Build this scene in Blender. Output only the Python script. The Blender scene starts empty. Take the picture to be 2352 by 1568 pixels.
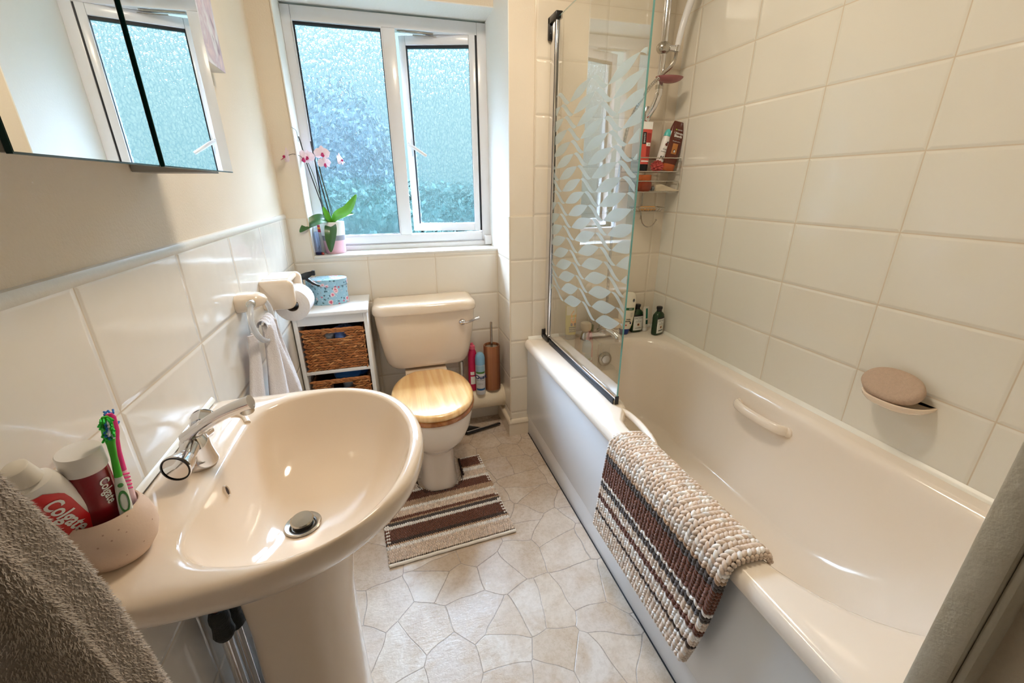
import bpy, bmesh, math, random
import numpy as np
from mathutils import Vector, Matrix, Euler

sc = bpy.context.scene
COL = sc.collection
PI = math.pi
R = math.radians

# ------------------------------------------------------------------ camera, world, lamps, exposure
cam_d = bpy.data.cameras.new('camera')
cam_d.sensor_width = 36.0
cam_d.lens = 953.8546 / 2352 * 36.0
cam_d.clip_start = 0.01
cam = bpy.data.objects.new('camera', cam_d)
cam.location = (-1.3163, -1.8501, 1.2538)
cam.rotation_euler = (1.2133, 0.0052, -0.2824)
COL.objects.link(cam)
sc.camera = cam

sc.view_settings.view_transform = 'Standard'
sc.view_settings.look = 'None'
sc.view_settings.gamma = 1.0
sc.view_settings.use_curve_mapping = False
sc.view_settings.exposure = 1.24
sc.cycles.use_denoising = True
sc.cycles.max_bounces = 10
sc.cycles.diffuse_bounces = 5
sc.cycles.glossy_bounces = 5
sc.cycles.transmission_bounces = 8
sc.cycles.transparent_max_bounces = 16
sc.cycles.sample_clamp_indirect = 8.0
sc.cycles.blur_glossy = 0.5

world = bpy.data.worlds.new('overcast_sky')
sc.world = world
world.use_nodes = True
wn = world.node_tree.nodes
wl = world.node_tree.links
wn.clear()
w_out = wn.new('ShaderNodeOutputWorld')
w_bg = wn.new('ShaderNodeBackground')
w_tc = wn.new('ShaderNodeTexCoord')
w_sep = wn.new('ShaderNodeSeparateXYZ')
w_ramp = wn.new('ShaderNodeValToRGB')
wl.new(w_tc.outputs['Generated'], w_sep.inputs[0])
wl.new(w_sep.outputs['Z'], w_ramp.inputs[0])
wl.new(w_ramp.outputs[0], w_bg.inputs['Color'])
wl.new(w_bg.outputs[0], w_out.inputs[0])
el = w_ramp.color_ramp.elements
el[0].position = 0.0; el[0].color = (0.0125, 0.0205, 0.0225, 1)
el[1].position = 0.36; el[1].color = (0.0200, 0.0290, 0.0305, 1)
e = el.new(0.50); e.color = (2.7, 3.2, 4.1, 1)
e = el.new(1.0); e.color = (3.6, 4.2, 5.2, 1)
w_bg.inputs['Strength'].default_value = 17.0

def area_light(name, loc, rot, size, size_y, power, color):
    d = bpy.data.lights.new(name, 'AREA')
    d.shape = 'RECTANGLE'
    d.size = size; d.size_y = size_y
    d.energy = power
    d.color = color
    o = bpy.data.objects.new(name, d)
    o.location = loc; o.rotation_euler = rot
    COL.objects.link(o)
    return o

# daylight comes in through the window opening: a portal only guides the sampling, it gives no light
portal = area_light('window_daylight_portal', (-1.22, 0.372, 1.46), (R(-90), 0, 0), 0.86, 1.0, 1.0, (1, 1, 1))
portal.data.cycles.is_portal = True

# weak warm fill light in an unseen, added ceiling lamp over the middle of the room
lamp_d = bpy.data.lights.new('ceiling_fill', 'AREA')
lamp_d.shape = 'DISK'; lamp_d.size = 0.30
lamp_d.energy = 4.5; lamp_d.color = (1.0, 0.86, 0.68)
LAMP_XY = (-0.95, -0.75)

# ------------------------------------------------------------------ helpers
def S(r, g, b, a=1.0):
    f = lambda c: (c / 255.0) / 12.92 if c / 255.0 <= 0.04045 else ((c / 255.0 + 0.055) / 1.055) ** 2.4
    return (f(r), f(g), f(b), a)

WL = {}
def wloc(o):
    return WL.get(o.name, Vector((0, 0, 0)))

def tag(o, label=None, cat=None, group=None, kind=None):
    if label: o['label'] = label
    if cat: o['category'] = cat
    if group: o['group'] = group
    if kind: o['kind'] = kind
    return o

def thing(name, label, cat, loc, group=None, kind=None):
    o = bpy.data.objects.new(name, None)
    o.empty_display_size = 0.05
    o.location = loc
    COL.objects.link(o)
    WL[o.name] = Vector(loc)
    return tag(o, label, cat, group, kind)

class MB:
    def __init__(s):
        s.v = []; s.f = []; s.m = []; s.c = None
    def add(s, verts, faces, mat=0):
        n = len(s.v)
        s.v += [tuple(p) for p in verts]
        s.f += [tuple(i + n for i in f) for f in faces]
        s.m += [mat] * len(faces)
        return s
    def box(s, x0, x1, y0, y1, z0, z1, mat=0):
        v = [(x, y, z) for z in (z0, z1) for y in (y0, y1) for x in (x0, x1)]
        return s.add(v, [(0, 2, 3, 1), (4, 5, 7, 6), (0, 1, 5, 4), (2, 6, 7, 3), (0, 4, 6, 2), (1, 3, 7, 5)], mat)
    def loft(s, rings, cap0=True, cap1=True, mat=0, closed=True):
        n = len(rings[0]); v = [p for r in rings for p in r]; f = []
        for i in range(len(rings) - 1):
            for j in range(n if closed else n - 1):
                k = (j + 1) % n
                f.append((i * n + j, i * n + k, (i + 1) * n + k, (i + 1) * n + j))
        if cap0: f.append(tuple(reversed(range(n))))
        if cap1: f.append(tuple(range((len(rings) - 1) * n, len(rings) * n)))
        return s.add(v, f, mat)
    def lathe(s, prof, c=(0, 0, 0), seg=32, sx=1, sy=1, mat=0, cap=True):
        rings = [[(c[0] + r * sx * math.cos(2 * PI * j / seg), c[1] + r * sy * math.sin(2 * PI * j / seg), c[2] + z) for j in range(seg)] for r, z in prof]
        return s.loft(rings, cap, cap, mat)
    def tube(s, pts, r, seg=10, mat=0, cap=True, flat=1.0):
        pts = [Vector(p) for p in pts]; n = len(pts)
        rad = r if isinstance(r, (list, tuple)) else [r] * n
        T = []
        for i in range(n):
            a = pts[max(0, i - 1)]; b = pts[min(n - 1, i + 1)]
            t = (b - a); T.append(t.normalized() if t.length > 1e-9 else Vector((0, 0, 1)))
        up = Vector((0, 0, 1)) if abs(T[0].z) < 0.9 else Vector((1, 0, 0))
        N = (up - T[0] * up.dot(T[0])).normalized(); rings = []
        for i in range(n):
            N = (N - T[i] * N.dot(T[i])).normalized()
            B = T[i].cross(N)
            rings.append([tuple(pts[i] + (N * math.cos(2 * PI * j / seg) + B * flat * math.sin(2 * PI * j / seg)) * rad[i]) for j in range(seg)])
        return s.loft(rings, cap, cap, mat)
    def grid(s, nu, nv, fn, mat=0, wrap=False):
        v = [tuple(fn(i / (nu - 1) if not wrap else i / nu, j / (nv - 1))) for j in range(nv) for i in range(nu)]
        f = []
        for j in range(nv - 1):
            for i in range(nu if wrap else nu - 1):
                k = (i + 1) % nu
                f.append((j * nu + i, j * nu + k, (j + 1) * nu + k, (j + 1) * nu + i))
        return s.add(v, f, mat)
    def sphere(s, c, rx, ry=None, rz=None, seg=20, rg=12, mat=0, M=None):
        ry = ry or rx; rz = rz or rx
        rings = []
        for i in range(rg + 1):
            a = -PI / 2 + PI * i / rg
            q = max(math.cos(a), 0.02)
            ring = [Vector((rx * q * math.cos(2 * PI * j / seg), ry * q * math.sin(2 * PI * j / seg), rz * math.sin(a))) for j in range(seg)]
            if M is not None: ring = [M @ p for p in ring]
            rings.append([tuple(p + Vector(c)) for p in ring])
        return s.loft(rings, True, True, mat)
    def xf(s, M):
        s.v = [tuple(M @ Vector(p)) for p in s.v]
        return s
    def build(s, name, mats, parent=None, bevel=0.0, seg=2, angle=35, smooth=True, origin=None, label=None, recalc=True, kind=None, subsurf=0):
        me = bpy.data.meshes.new(name)
        W = wloc(parent) if parent is not None else Vector(origin if origin is not None else (0, 0, 0))
        me.from_pydata([tuple(Vector(p) - W) for p in s.v], [], s.f)
        if not isinstance(mats, (list, tuple)): mats = [mats]
        for m in mats: me.materials.append(m)
        if len(mats) > 1:
            me.polygons.foreach_set('material_index', s.m)
        if bevel > 0 or recalc:
            bm = bmesh.new(); bm.from_mesh(me)
            if recalc: bmesh.ops.recalc_face_normals(bm, faces=bm.faces)
            if bevel > 0:
                ed = [e for e in bm.edges if len(e.link_faces) == 2 and e.calc_face_angle(0) > R(30)]
                bmesh.ops.bevel(bm, geom=ed, offset=bevel, segments=seg, affect='EDGES', profile=0.5)
            bm.to_mesh(me); bm.free()
        if smooth:
            me.polygons.foreach_set('use_smooth', [True] * len(me.polygons))
            me.set_sharp_from_angle(angle=R(angle))
        o = bpy.data.objects.new(name, me)
        COL.objects.link(o)
        if parent is not None:
            o.parent = parent
            WL[o.name] = W
        else:
            o.location = W
            WL[o.name] = W
        if label: o['label'] = label
        if kind: o['kind'] = kind
        if subsurf:
            md = o.modifiers.new('smooth', 'SUBSURF'); md.levels = subsurf; md.render_levels = subsurf
        return o

def rrect(x0, x1, y0, y1, r, z, ns=6, nc=6):
    """rounded rectangle ring, counter-clockwise from the (x0,y0) corner; r one radius or four (x0y0, x1y0, x1y1, x0y1)"""
    if not isinstance(r, (list, tuple)): r = [r] * 4
    cs = [((x0 + r[0], y0 + r[0]), PI, r[0]), ((x1 - r[1], y0 + r[1]), 1.5 * PI, r[1]), ((x1 - r[2], y1 - r[2]), 0, r[2]), ((x0 + r[3], y1 - r[3]), 0.5 * PI, r[3])]
    out = []
    for i in range(4):
        (cx, cy), a0, rr = cs[i]
        arc = [(cx + rr * math.cos(a0 + 0.5 * PI * k / nc), cy + rr * math.sin(a0 + 0.5 * PI * k / nc)) for k in range(nc + 1)]
        out += arc
        (nx, ny), na, nr = cs[(i + 1) % 4]
        st = (nx + nr * math.cos(na), ny + nr * math.sin(na))
        for k in range(1, ns):
            t = k / ns
            out.append((arc[-1][0] * (1 - t) + st[0] * t, arc[-1][1] * (1 - t) + st[1] * t))
    return [(x, y, z) for x, y in out]

def sell(cx, cy, ax, ay, z, n=2.0, seg=48, rot=0.0):
    out = []
    for j in range(seg):
        a = 2 * PI * j / seg
        c, s_ = math.cos(a), math.sin(a)
        x = ax * math.copysign(abs(c) ** (2 / n), c); y = ay * math.copysign(abs(s_) ** (2 / n), s_)
        out.append((cx + x * math.cos(rot) - y * math.sin(rot), cy + x * math.sin(rot) + y * math.cos(rot), z))
    return out

def smooth01(t):
    t = max(0.0, min(1.0, t)); return t * t * (3 - 2 * t)

def catmull(pts, n=8, closed=False):
    P = [Vector(p) for p in pts]; out = []; m = len(P)
    rng = range(m) if closed else range(m - 1)
    for i in rng:
        p0 = P[(i - 1) % m] if closed or i > 0 else P[0]
        p1 = P[i]; p2 = P[(i + 1) % m]
        p3 = P[(i + 2) % m] if closed or i + 2 < m else P[-1]
        for k in range(n):
            t = k / n
            out.append(0.5 * ((2 * p1) + (p2 - p0) * t + (2 * p0 - 5 * p1 + 4 * p2 - p3) * t * t + (3 * p1 - p0 - 3 * p2 + p3) * t ** 3))
    if not closed: out.append(P[-1])
    return out

def text_mesh(txt, size, align='CENTER', shear=0.0, bold=0.0, spacing=1.0):
    """flat lettering: list of 2-D points and faces"""
    cu = bpy.data.curves.new('lettering', 'FONT')
    cu.body = txt; cu.size = size; cu.align_x = align; cu.align_y = 'CENTER'
    cu.shear = shear; cu.offset = bold; cu.resolution_u = 3
    cu.space_character = spacing
    ob = bpy.data.objects.new('lettering', cu)
    COL.objects.link(ob)
    dg = bpy.context.evaluated_depsgraph_get()
    me = bpy.data.meshes.new_from_object(ob.evaluated_get(dg))
    bm = bmesh.new(); bm.from_mesh(me)
    bmesh.ops.triangulate(bm, faces=bm.faces)
    for _ in range(3):
        ed = [e_ for e_ in bm.edges if e_.calc_length() > size * 0.16]
        if not ed: break
        bmesh.ops.subdivide_edges(bm, edges=ed, cuts=1)
        bmesh.ops.triangulate(bm, faces=bm.faces)
    bm.verts.index_update()
    v = [tuple(p.co) for p in bm.verts]
    f = [tuple(q_.index for q_ in p.verts) for p in bm.faces]
    bm.free()
    bpy.data.objects.remove(ob); bpy.data.curves.remove(cu); bpy.data.meshes.remove(me)
    return v, f

# ------------------------------------------------------------------ materials
class NT:
    def __init__(s, name):
        s.mat = bpy.data.materials.new(name); s.mat.use_nodes = True
        s.t = s.mat.node_tree; s.n = s.t.nodes; s.l = s.t.links
        s.bsdf = s.n['Principled BSDF']; s.out = s.n['Material Output']
        s._geo = None
    def node(s, kind, **kw):
        nd = s.n.new(kind)
        for k, v in kw.items(): setattr(nd, k, v)
        return nd
    def put(s, nd, sock, val):
        i = nd.inputs[sock]
        if hasattr(val, 'is_output') or isinstance(val, bpy.types.NodeSocket): s.l.new(val, i)
        else: i.default_value = val
    def math(s, op, a, b=None, c=None, clamp=False):
        nd = s.node('ShaderNodeMath', operation=op, use_clamp=clamp)
        s.put(nd, 0, a)
        if b is not None: s.put(nd, 1, b)
        if c is not None: s.put(nd, 2, c)
        return nd.outputs[0]
    def pos(s):
        if s._geo is None:
            g = s.node('ShaderNodeNewGeometry'); sp = s.node('ShaderNodeSeparateXYZ')
            s.l.new(g.outputs['Position'], sp.inputs[0]); s._geo = (g, sp)
        return s._geo[0].outputs['Position'], s._geo[1].outputs
    def obj(s):
        return s.node('ShaderNodeTexCoord').outputs['Object']
    def noise(s, scale, detail=3, rough=0.5, vec=None, out='Fac', dist=0.0):
        nd = s.node('ShaderNodeTexNoise'); nd.inputs['Scale'].default_value = scale
        nd.inputs['Detail'].default_value = detail; nd.inputs['Roughness'].default_value = rough
        nd.inputs['Distortion'].default_value = dist
        if vec is not None: s.l.new(vec, nd.inputs['Vector'])
        return nd.outputs[out]
    def ramp(s, fac, stops, mode='LINEAR'):
        nd = s.node('ShaderNodeValToRGB'); s.l.new(fac, nd.inputs[0])
        nd.color_ramp.interpolation = mode
        el = nd.color_ramp.elements
        el[0].position, el[0].color = stops[0]
        el[1].position, el[1].color = stops[-1]
        for p, c in stops[1:-1]:
            q = el.new(p); q.color = c
        return nd.outputs[0]
    def mix(s, fac, a, b, blend='MIX'):
        nd = s.node('ShaderNodeMix', data_type='RGBA', blend_type=blend)
        s.put(nd, 0, fac); s.put(nd, 6, a); s.put(nd, 7, b)
        return nd.outputs[2]
    def maprange(s, v, a, b, c=0.0, d=1.0, interp='SMOOTHSTEP'):
        nd = s.node('ShaderNodeMapRange', interpolation_type=interp)
        s.put(nd, 'Value', v); s.put(nd, 'From Min', a); s.put(nd, 'From Max', b); s.put(nd, 'To Min', c); s.put(nd, 'To Max', d)
        return nd.outputs[0]
    def bump(s, h, strength=0.3, dist=0.01, normal=None):
        nd = s.node('ShaderNodeBump'); nd.inputs['Strength'].default_value = strength
        nd.inputs['Distance'].default_value = dist
        s.l.new(h, nd.inputs['Height'])
        if normal is not None: s.l.new(normal, nd.inputs['Normal'])
        s.l.new(nd.outputs[0], s.bsdf.inputs['Normal'])
        return nd.outputs[0]
    def setc(s, c): s.put(s.bsdf, 'Base Color', c)

def pm(name, col, rough=0.5, metal=0.0, coat=0.0, bump=0.0, bscale=60, var=0.0, vscale=8, spec=0.5, trans=0.0, sheen=0.0, ior=1.45, sss=0.0):
    t = NT(name); b = t.bsdf
    b.inputs['Base Color'].default_value = col
    b.inputs['Roughness'].default_value = rough; b.inputs['Metallic'].default_value = metal
    b.inputs['Coat Weight'].default_value = coat; b.inputs['Coat Roughness'].default_value = 0.04
    b.inputs['Specular IOR Level'].default_value = spec
    b.inputs['Transmission Weight'].default_value = trans
    b.inputs['IOR'].default_value = ior
    if sheen:
        b.inputs['Sheen Weight'].default_value = sheen
    p, _ = t.pos()
    if var > 0:
        n = t.noise(vscale, 3, 0.55, p)
        lo = tuple(c * (1 - var) for c in col[:3]) + (1,); hi = tuple(min(1, c * (1 + var)) for c in col[:3]) + (1,)
        t.setc(t.ramp(n, [(0.3, lo), (0.7, hi)]))
    if bump > 0:
        t.bump(t.noise(bscale, 4, 0.6, p), bump, 0.004)
    return t.mat

TILE_C = S(236, 228, 214)
GROUT_C = S(214, 200, 178)
def tile_mat(name, axis, u0, w, wob=1.0, col=TILE_C):
    t = NT(name); p, xyz = t.pos()
    fr = lambda v: t.math('FRACT', v)
    u = t.math('DIVIDE', t.math('SUBTRACT', xyz[axis], u0), w)
    v = t.math('DIVIDE', t.math('SUBTRACT', xyz['Z'], 0.7321), 0.2)
    fu, fv = fr(u), fr(v)
    du = t.math('MULTIPLY', t.math('MINIMUM', fu, t.math('SUBTRACT', 1.0, fu)), w)
    dv = t.math('MULTIPLY', t.math('MINIMUM', fv, t.math('SUBTRACT', 1.0, fv)), 0.2)
    d = t.math('MINIMUM', du, dv)
    mask = t.maprange(d, 0.0010, 0.0021)
    cid = t.node('ShaderNodeCombineXYZ'); t.put(cid, 0, t.math('FLOOR', u)); t.put(cid, 1, t.math('FLOOR', v))
    wn_ = t.node('ShaderNodeTexWhiteNoise', noise_dimensions='3D'); t.l.new(cid.outputs[0], wn_.inputs[0])
    n1 = t.noise(7, 3, 0.5, p)
    c1 = t.mix(t.math('MULTIPLY', n1, 0.35), col, tuple(c * 0.93 for c in col[:3]) + (1,))
    c2 = t.mix(t.math('MULTIPLY', wn_.outputs[0], 0.25), c1, tuple(c * 0.95 for c in col[:3]) + (1,))
    t.setc(t.mix(mask, GROUT_C, c2))
    rg = t.maprange(mask, 0, 1, 0.7, 0.13, 'LINEAR'); t.put(t.bsdf, 'Roughness', rg)
    t.put(t.bsdf, 'Coat Weight', t.math('MULTIPLY', mask, 0.2))
    hp = t.math('MULTIPLY', t.maprange(d, 0.0, 0.010), 0.0018)
    wob_n = t.noise(9, 2, 0.5, p)
    h = t.math('ADD', hp, t.math('MULTIPLY', wob_n, 0.0030 * wob))
    cell = t.math('MULTIPLY', t.math('MULTIPLY', t.math('SUBTRACT', wn_.outputs[0], 0.5), t.math('SUBTRACT', fu, 0.5)), 0.002 * wob)
    h = t.math('ADD', h, cell)
    nd = t.node('ShaderNodeBump'); nd.inputs['Strength'].default_value = 1.0; nd.inputs['Distance'].default_value = 1.0
    t.l.new(h, nd.inputs['Height']); t.l.new(nd.outputs[0], t.bsdf.inputs['Normal'])
    return t.mat

M = {}
M['tile_right'] = tile_mat('cream_tile_right', 'Y', -0.097, 0.3147, 0.5, S(234, 230, 218))
M['tile_left'] = tile_mat('cream_tile_left', 'Y', -0.8307, 0.3147, 1.0, S(236, 230, 219))
M['tile_recess'] = tile_mat('cream_tile_recess', 'X', -1.1088, 0.3147, 0.8)
M['tile_end'] = tile_mat('cream_tile_end', 'X', -0.6782, 0.3115, 0.5, S(234, 223, 204))
M['tile_side'] = tile_mat('cream_tile_side', 'Y', 0.0, 0.3147, 0.8)
M['plaster'] = pm('magnolia_plaster', S(232, 220, 201), 0.75, bump=0.25, bscale=180, var=0.02, vscale=3, spec=0.3)
M['white_plaster'] = pm('white_reveal_paint', S(240, 238, 232), 0.6, bump=0.2, bscale=120, spec=0.3)
M['ceiling'] = pm('white_ceiling_paint', S(242, 238, 228), 0.8, spec=0.2)
M['upvc'] = pm('white_upvc', S(232, 233, 236), 0.25, coat=0.2)
M['gasket'] = pm('black_window_gasket', S(22, 28, 38), 0.5)
M['white_gloss'] = pm('white_gloss_paint', S(226, 224, 216), 0.3, bump=0.15, bscale=90)
M['shaded_gloss'] = pm('shaded_door_paint', S(214, 208, 192), 0.35, bump=0.3, bscale=60)  # white gloss with the shade on the jamb put into its colour
M['trim_tile'] = pm('cream_trim_tile', S(228, 214, 192), 0.15, coat=0.3)
M['silicone'] = pm('white_silicone', S(240, 238, 228), 0.3)
SUITE = S(238, 219, 196)
M['suite'] = pm('champagne_ceramic', SUITE, 0.10, coat=0.45)
M['bath'] = pm('champagne_acrylic', S(243, 232, 218), 0.14, coat=0.3)
M['panel'] = pm('white_bath_panel', S(230, 231, 233), 0.2, coat=0.2)
M['chrome'] = pm('chrome', S(225, 225, 228), 0.07, 1.0, bump=0.02, bscale=40)
M['dull_chrome'] = pm('worn_chrome', S(190, 186, 178), 0.22, 1.0)
M['black'] = pm('black_plastic', S(16, 16, 18), 0.35)
M['rubber'] = pm('dark_rubber', S(20, 24, 32), 0.5)
M['white_wood'] = pm('white_painted_wood', S(240, 240, 240), 0.35)
M['mirror'] = pm('mirror_silver', (0.93, 0.95, 0.94, 1), 0.0, 1.0)
M['mirror_edge'] = pm('green_glass_edge', S(12, 50, 48), 0.2)
M['grey_edge'] = pm('grey_cabinet_edge', S(150, 148, 142), 0.5)
M['clear'] = None

def floor_mat():
    t = NT('stone_effect_vinyl'); p, xyz = t.pos()
    warp = t.noise(3.2, 2, 0.5, p, 'Color')
    vm = t.node('ShaderNodeVectorMath', operation='MULTIPLY_ADD')
    t.l.new(warp, vm.inputs[0]); vm.inputs[1].default_value = (0.13, 0.13, 0.0); t.l.new(p, vm.inputs[2])
    def vor(feature, scale=7.6):
        v = t.node('ShaderNodeTexVoronoi', voronoi_dimensions='2D', feature=feature)
        v.inputs['Scale'].default_value = scale; v.inputs['Randomness'].default_value = 0.95
        t.l.new(vm.outputs[0], v.inputs['Vector']); return v
    edge = vor('DISTANCE_TO_EDGE').outputs['Distance']
    cell = vor('F1').outputs['Color']
    sepc = t.node('ShaderNodeSeparateColor'); t.l.new(cell, sepc.inputs[0])
    line = t.maprange(edge, 0.004, 0.016)
    big = t.noise(9, 5, 0.65, p, dist=0.5); fine = t.noise(70, 5, 0.7, p)
    stretch = t.node('ShaderNodeMapping'); stretch.inputs['Scale'].default_value = (30, 90, 1); stretch.inputs['Rotation'].default_value = (0, 0, 0.9)
    t.l.new(p, stretch.inputs[0]); veins = t.noise(1.0, 4, 0.7, stretch.outputs[0])
    base = t.ramp(sepc.outputs[0], [(0.0, S(198, 180, 160)), (0.35, S(212, 197, 180)), (0.65, S(204, 190, 178)), (1.0, S(218, 208, 196))])
    c = t.mix(t.maprange(big, 0.35, 0.7), base, S(188, 166, 142))
    c = t.mix(t.math('MULTIPLY', t.maprange(veins, 0.55, 0.75), 0.35), c, S(160, 138, 114))
    c = t.mix(t.math('MULTIPLY', t.maprange(fine, 0.6, 0.8), 0.3), c, S(150, 130, 108))
    c = t.mix(line, S(156, 142, 128), c)
    t.setc(c)
    t.put(t.bsdf, 'Roughness', t.maprange(fine, 0.3, 0.7, 0.20, 0.36, 'LINEAR'))
    h = t.math('ADD', t.math('MULTIPLY', line, 0.5), t.math('ADD', t.math('MULTIPLY', fine, 0.6), t.math('MULTIPLY', veins, 0.7)))
    t.bump(h, 0.45, 0.0022)
    return t.mat
M['floor'] = floor_mat()

def window_glass():
    """obscure glass: petal-shaped relief that bends what lies outside, partly clear"""
    t = NT('obscure_window_glass'); t.n.remove(t.bsdf)
    p, xyz = t.pos()
    warp = t.noise(14, 2, 0.5, p, 'Color')
    vm = t.node('ShaderNodeVectorMath', operation='MULTIPLY_ADD'); t.l.new(warp, vm.inputs[0]); vm.inputs[1].default_value = (0.03, 0.03, 0.03); t.l.new(p, vm.inputs[2])
    mp = t.node('ShaderNodeMapping'); mp.inputs['Scale'].default_value = (95, 95, 52); t.l.new(vm.outputs[0], mp.inputs[0])
    v = t.node('ShaderNodeTexVoronoi', feature='F1'); v.inputs['Scale'].default_value = 1.0; t.l.new(mp.outputs[0], v.inputs['Vector'])
    h = t.math('ADD', t.math('SUBTRACT', 1.0, v.outputs['Distance']), t.math('MULTIPLY', t.math('SINE', t.math('MULTIPLY', v.outputs['Distance'], 22.0)), 0.10))
    bp = t.node('ShaderNodeBump'); bp.inputs['Strength'].default_value = 1.0; bp.inputs['Distance'].default_value = 0.0055
    t.l.new(h, bp.inputs['Height'])
    rf = t.node('ShaderNodeBsdfRefraction'); rf.inputs['IOR'].default_value = 1.16; rf.inputs['Roughness'].default_value = 0.035
    rf.inputs['Color'].default_value = (0.95, 0.985, 1.0, 1); t.l.new(bp.outputs[0], rf.inputs['Normal'])
    tr = t.node('ShaderNodeBsdfTransparent'); t.l.new(t.ramp(v.outputs['Distance'], [(0.0, (0.99, 1.0, 1.0, 1)), (0.45, (0.93, 0.98, 1.0, 1)), (0.62, (0.62, 0.78, 0.85, 1)), (0.80, (0.96, 1.0, 1.0, 1))]), tr.inputs['Color'])
    gl = t.node('ShaderNodeBsdfGlossy'); gl.inputs['Roughness'].default_value = 0.15; t.l.new(bp.outputs[0], gl.inputs['Normal'])
    m1 = t.node('ShaderNodeMixShader'); m1.inputs[0].default_value = 0.42
    t.l.new(tr.outputs[0], m1.inputs[1]); t.l.new(rf.outputs[0], m1.inputs[2])
    m2 = t.node('ShaderNodeMixShader'); m2.inputs[0].default_value = 0.04
    t.l.new(m1.outputs[0], m2.inputs[1]); t.l.new(gl.outputs[0], m2.inputs[2])
    t.l.new(m2.outputs[0], t.out.inputs['Surface'])
    return t.mat
M['obscure'] = window_glass()

def thin_glass(name, tint, refl=2.2, base=0.05):
    t = NT(name); t.n.remove(t.bsdf)
    fr = t.node('ShaderNodeFresnel'); fr.inputs['IOR'].default_value = 1.45
    g = t.node('ShaderNodeNewGeometry')
    front = t.math('SUBTRACT', 1.0, g.outputs['Backfacing'])
    fac = t.math('MULTIPLY', t.math('MULTIPLY', fr.outputs[0], refl), front, clamp=True)
    tr = t.node('ShaderNodeBsdfTransparent'); tr.inputs['Color'].default_value = tint
    gl = t.node('ShaderNodeBsdfGlossy'); gl.inputs['Roughness'].default_value = 0.0
    m = t.node('ShaderNodeMixShader'); t.l.new(fac, m.inputs[0]); t.l.new(tr.outputs[0], m.inputs[1]); t.l.new(gl.outputs[0], m.inputs[2])
    t.l.new(m.outputs[0], t.out.inputs['Surface'])
    return t.mat
M['screen_glass'] = thin_glass('clear_shower_glass', (0.955, 0.97, 0.955, 1), 3.2)
M['clear_plastic'] = thin_glass('clear_plastic', (0.90, 0.91, 0.92, 1), 2.0)
M['clear_blue'] = thin_glass('bluish_clear_plastic', (0.72, 0.78, 0.92, 1), 2.0)
M['screen_edge'] = pm('teal_glass_edge', S(120, 200, 205), 0.15, trans=0.3)
def frost():
    t = NT('etched_frosting'); t.n.remove(t.bsdf)
    d = t.node('ShaderNodeBsdfDiffuse'); d.inputs['Color'].default_value = S(196, 214, 214)
    tl = t.node('ShaderNodeBsdfTranslucent'); tl.inputs['Color'].default_value = S(215, 230, 230)
    tr = t.node('ShaderNodeBsdfTransparent')
    gl = t.node('ShaderNodeBsdfGlossy'); gl.inputs['Roughness'].default_value = 0.35; gl.inputs['Color'].default_value = (0.9, 0.95, 1, 1)
    m0 = t.node('ShaderNodeMixShader'); m0.inputs[0].default_value = 0.5; t.l.new(d.outputs[0], m0.inputs[1]); t.l.new(tl.outputs[0], m0.inputs[2])
    m1 = t.node('ShaderNodeMixShader'); m1.inputs[0].default_value = 0.25; t.l.new(m0.outputs[0], m1.inputs[1]); t.l.new(gl.outputs[0], m1.inputs[2])
    m2 = t.node('ShaderNodeMixShader'); m2.inputs[0].default_value = 0.28; t.l.new(m1.outputs[0], m2.inputs[1]); t.l.new(tr.outputs[0], m2.inputs[2])
    t.l.new(m2.outputs[0], t.out.inputs['Surface'])
    return t.mat
M['frost'] = frost()

def pine(name, dark=False):
    t = NT(name); o = t.obj()
    mp = t.node('ShaderNodeMapping'); mp.inputs['Scale'].default_value = (26, 2.2, 26 if dark else 3); mp.inputs['Rotation'].default_value = (0, 0, 0.03)
    t.l.new(o, mp.inputs[0])
    n = t.noise(1.0, 5, 0.55, mp.outputs[0], dist=1.4)
    w = t.node('ShaderNodeTexWave', wave_type='BANDS', bands_direction='X'); w.inputs['Scale'].default_value = 5; w.inputs['Distortion'].default_value = 3.5; w.inputs['Detail'].default_value = 2; w.inputs['Detail Scale'].default_value = 0.6
    mp2 = t.node('ShaderNodeMapping'); mp2.inputs['Scale'].default_value = (1, 0.12, 1.0); t.l.new(o, mp2.inputs[0]); t.l.new(mp2.outputs[0], w.inputs['Vector'])
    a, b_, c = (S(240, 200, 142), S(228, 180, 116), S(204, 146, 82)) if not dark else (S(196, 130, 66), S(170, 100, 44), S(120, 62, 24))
    c1 = t.ramp(n, [(0.3, a), (0.55, b_), (0.8, c)])
    t.setc(t.mix(t.math('MULTIPLY', t.maprange(w.outputs[1], 0.6, 1.0), 0.45), c1, c))
    t.bsdf.inputs['Roughness'].default_value = 0.22; t.bsdf.inputs['Coat Weight'].default_value = 0.5
    return t.mat
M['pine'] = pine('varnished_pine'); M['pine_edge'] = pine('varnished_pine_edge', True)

def bamboo():
    t = NT('bamboo_slats'); o = t.obj()
    sp = t.node('ShaderNodeSeparateXYZ'); t.l.new(o, sp.inputs[0])
    an = t.math('ARCTAN2', sp.outputs[1], sp.outputs[0])
    idx = t.math('FLOOR', t.math('MULTIPLY', an, 3.4))
    wn_ = t.node('ShaderNodeTexWhiteNoise', noise_dimensions='1D'); t.l.new(idx, wn_.inputs['W'])
    c = t.ramp(wn_.outputs[0], [(0, S(104, 58, 34)), (0.5, S(144, 88, 52)), (1, S(176, 116, 74))])
    n = t.noise(1.0, 3, 0.5, None)
    t.setc(t.mix(t.math('MULTIPLY', n, 0.3), c, S(110, 64, 36)))
    t.bsdf.inputs['Roughness'].default_value = 0.4
    return t.mat
M['bamboo'] = bamboo()

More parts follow.
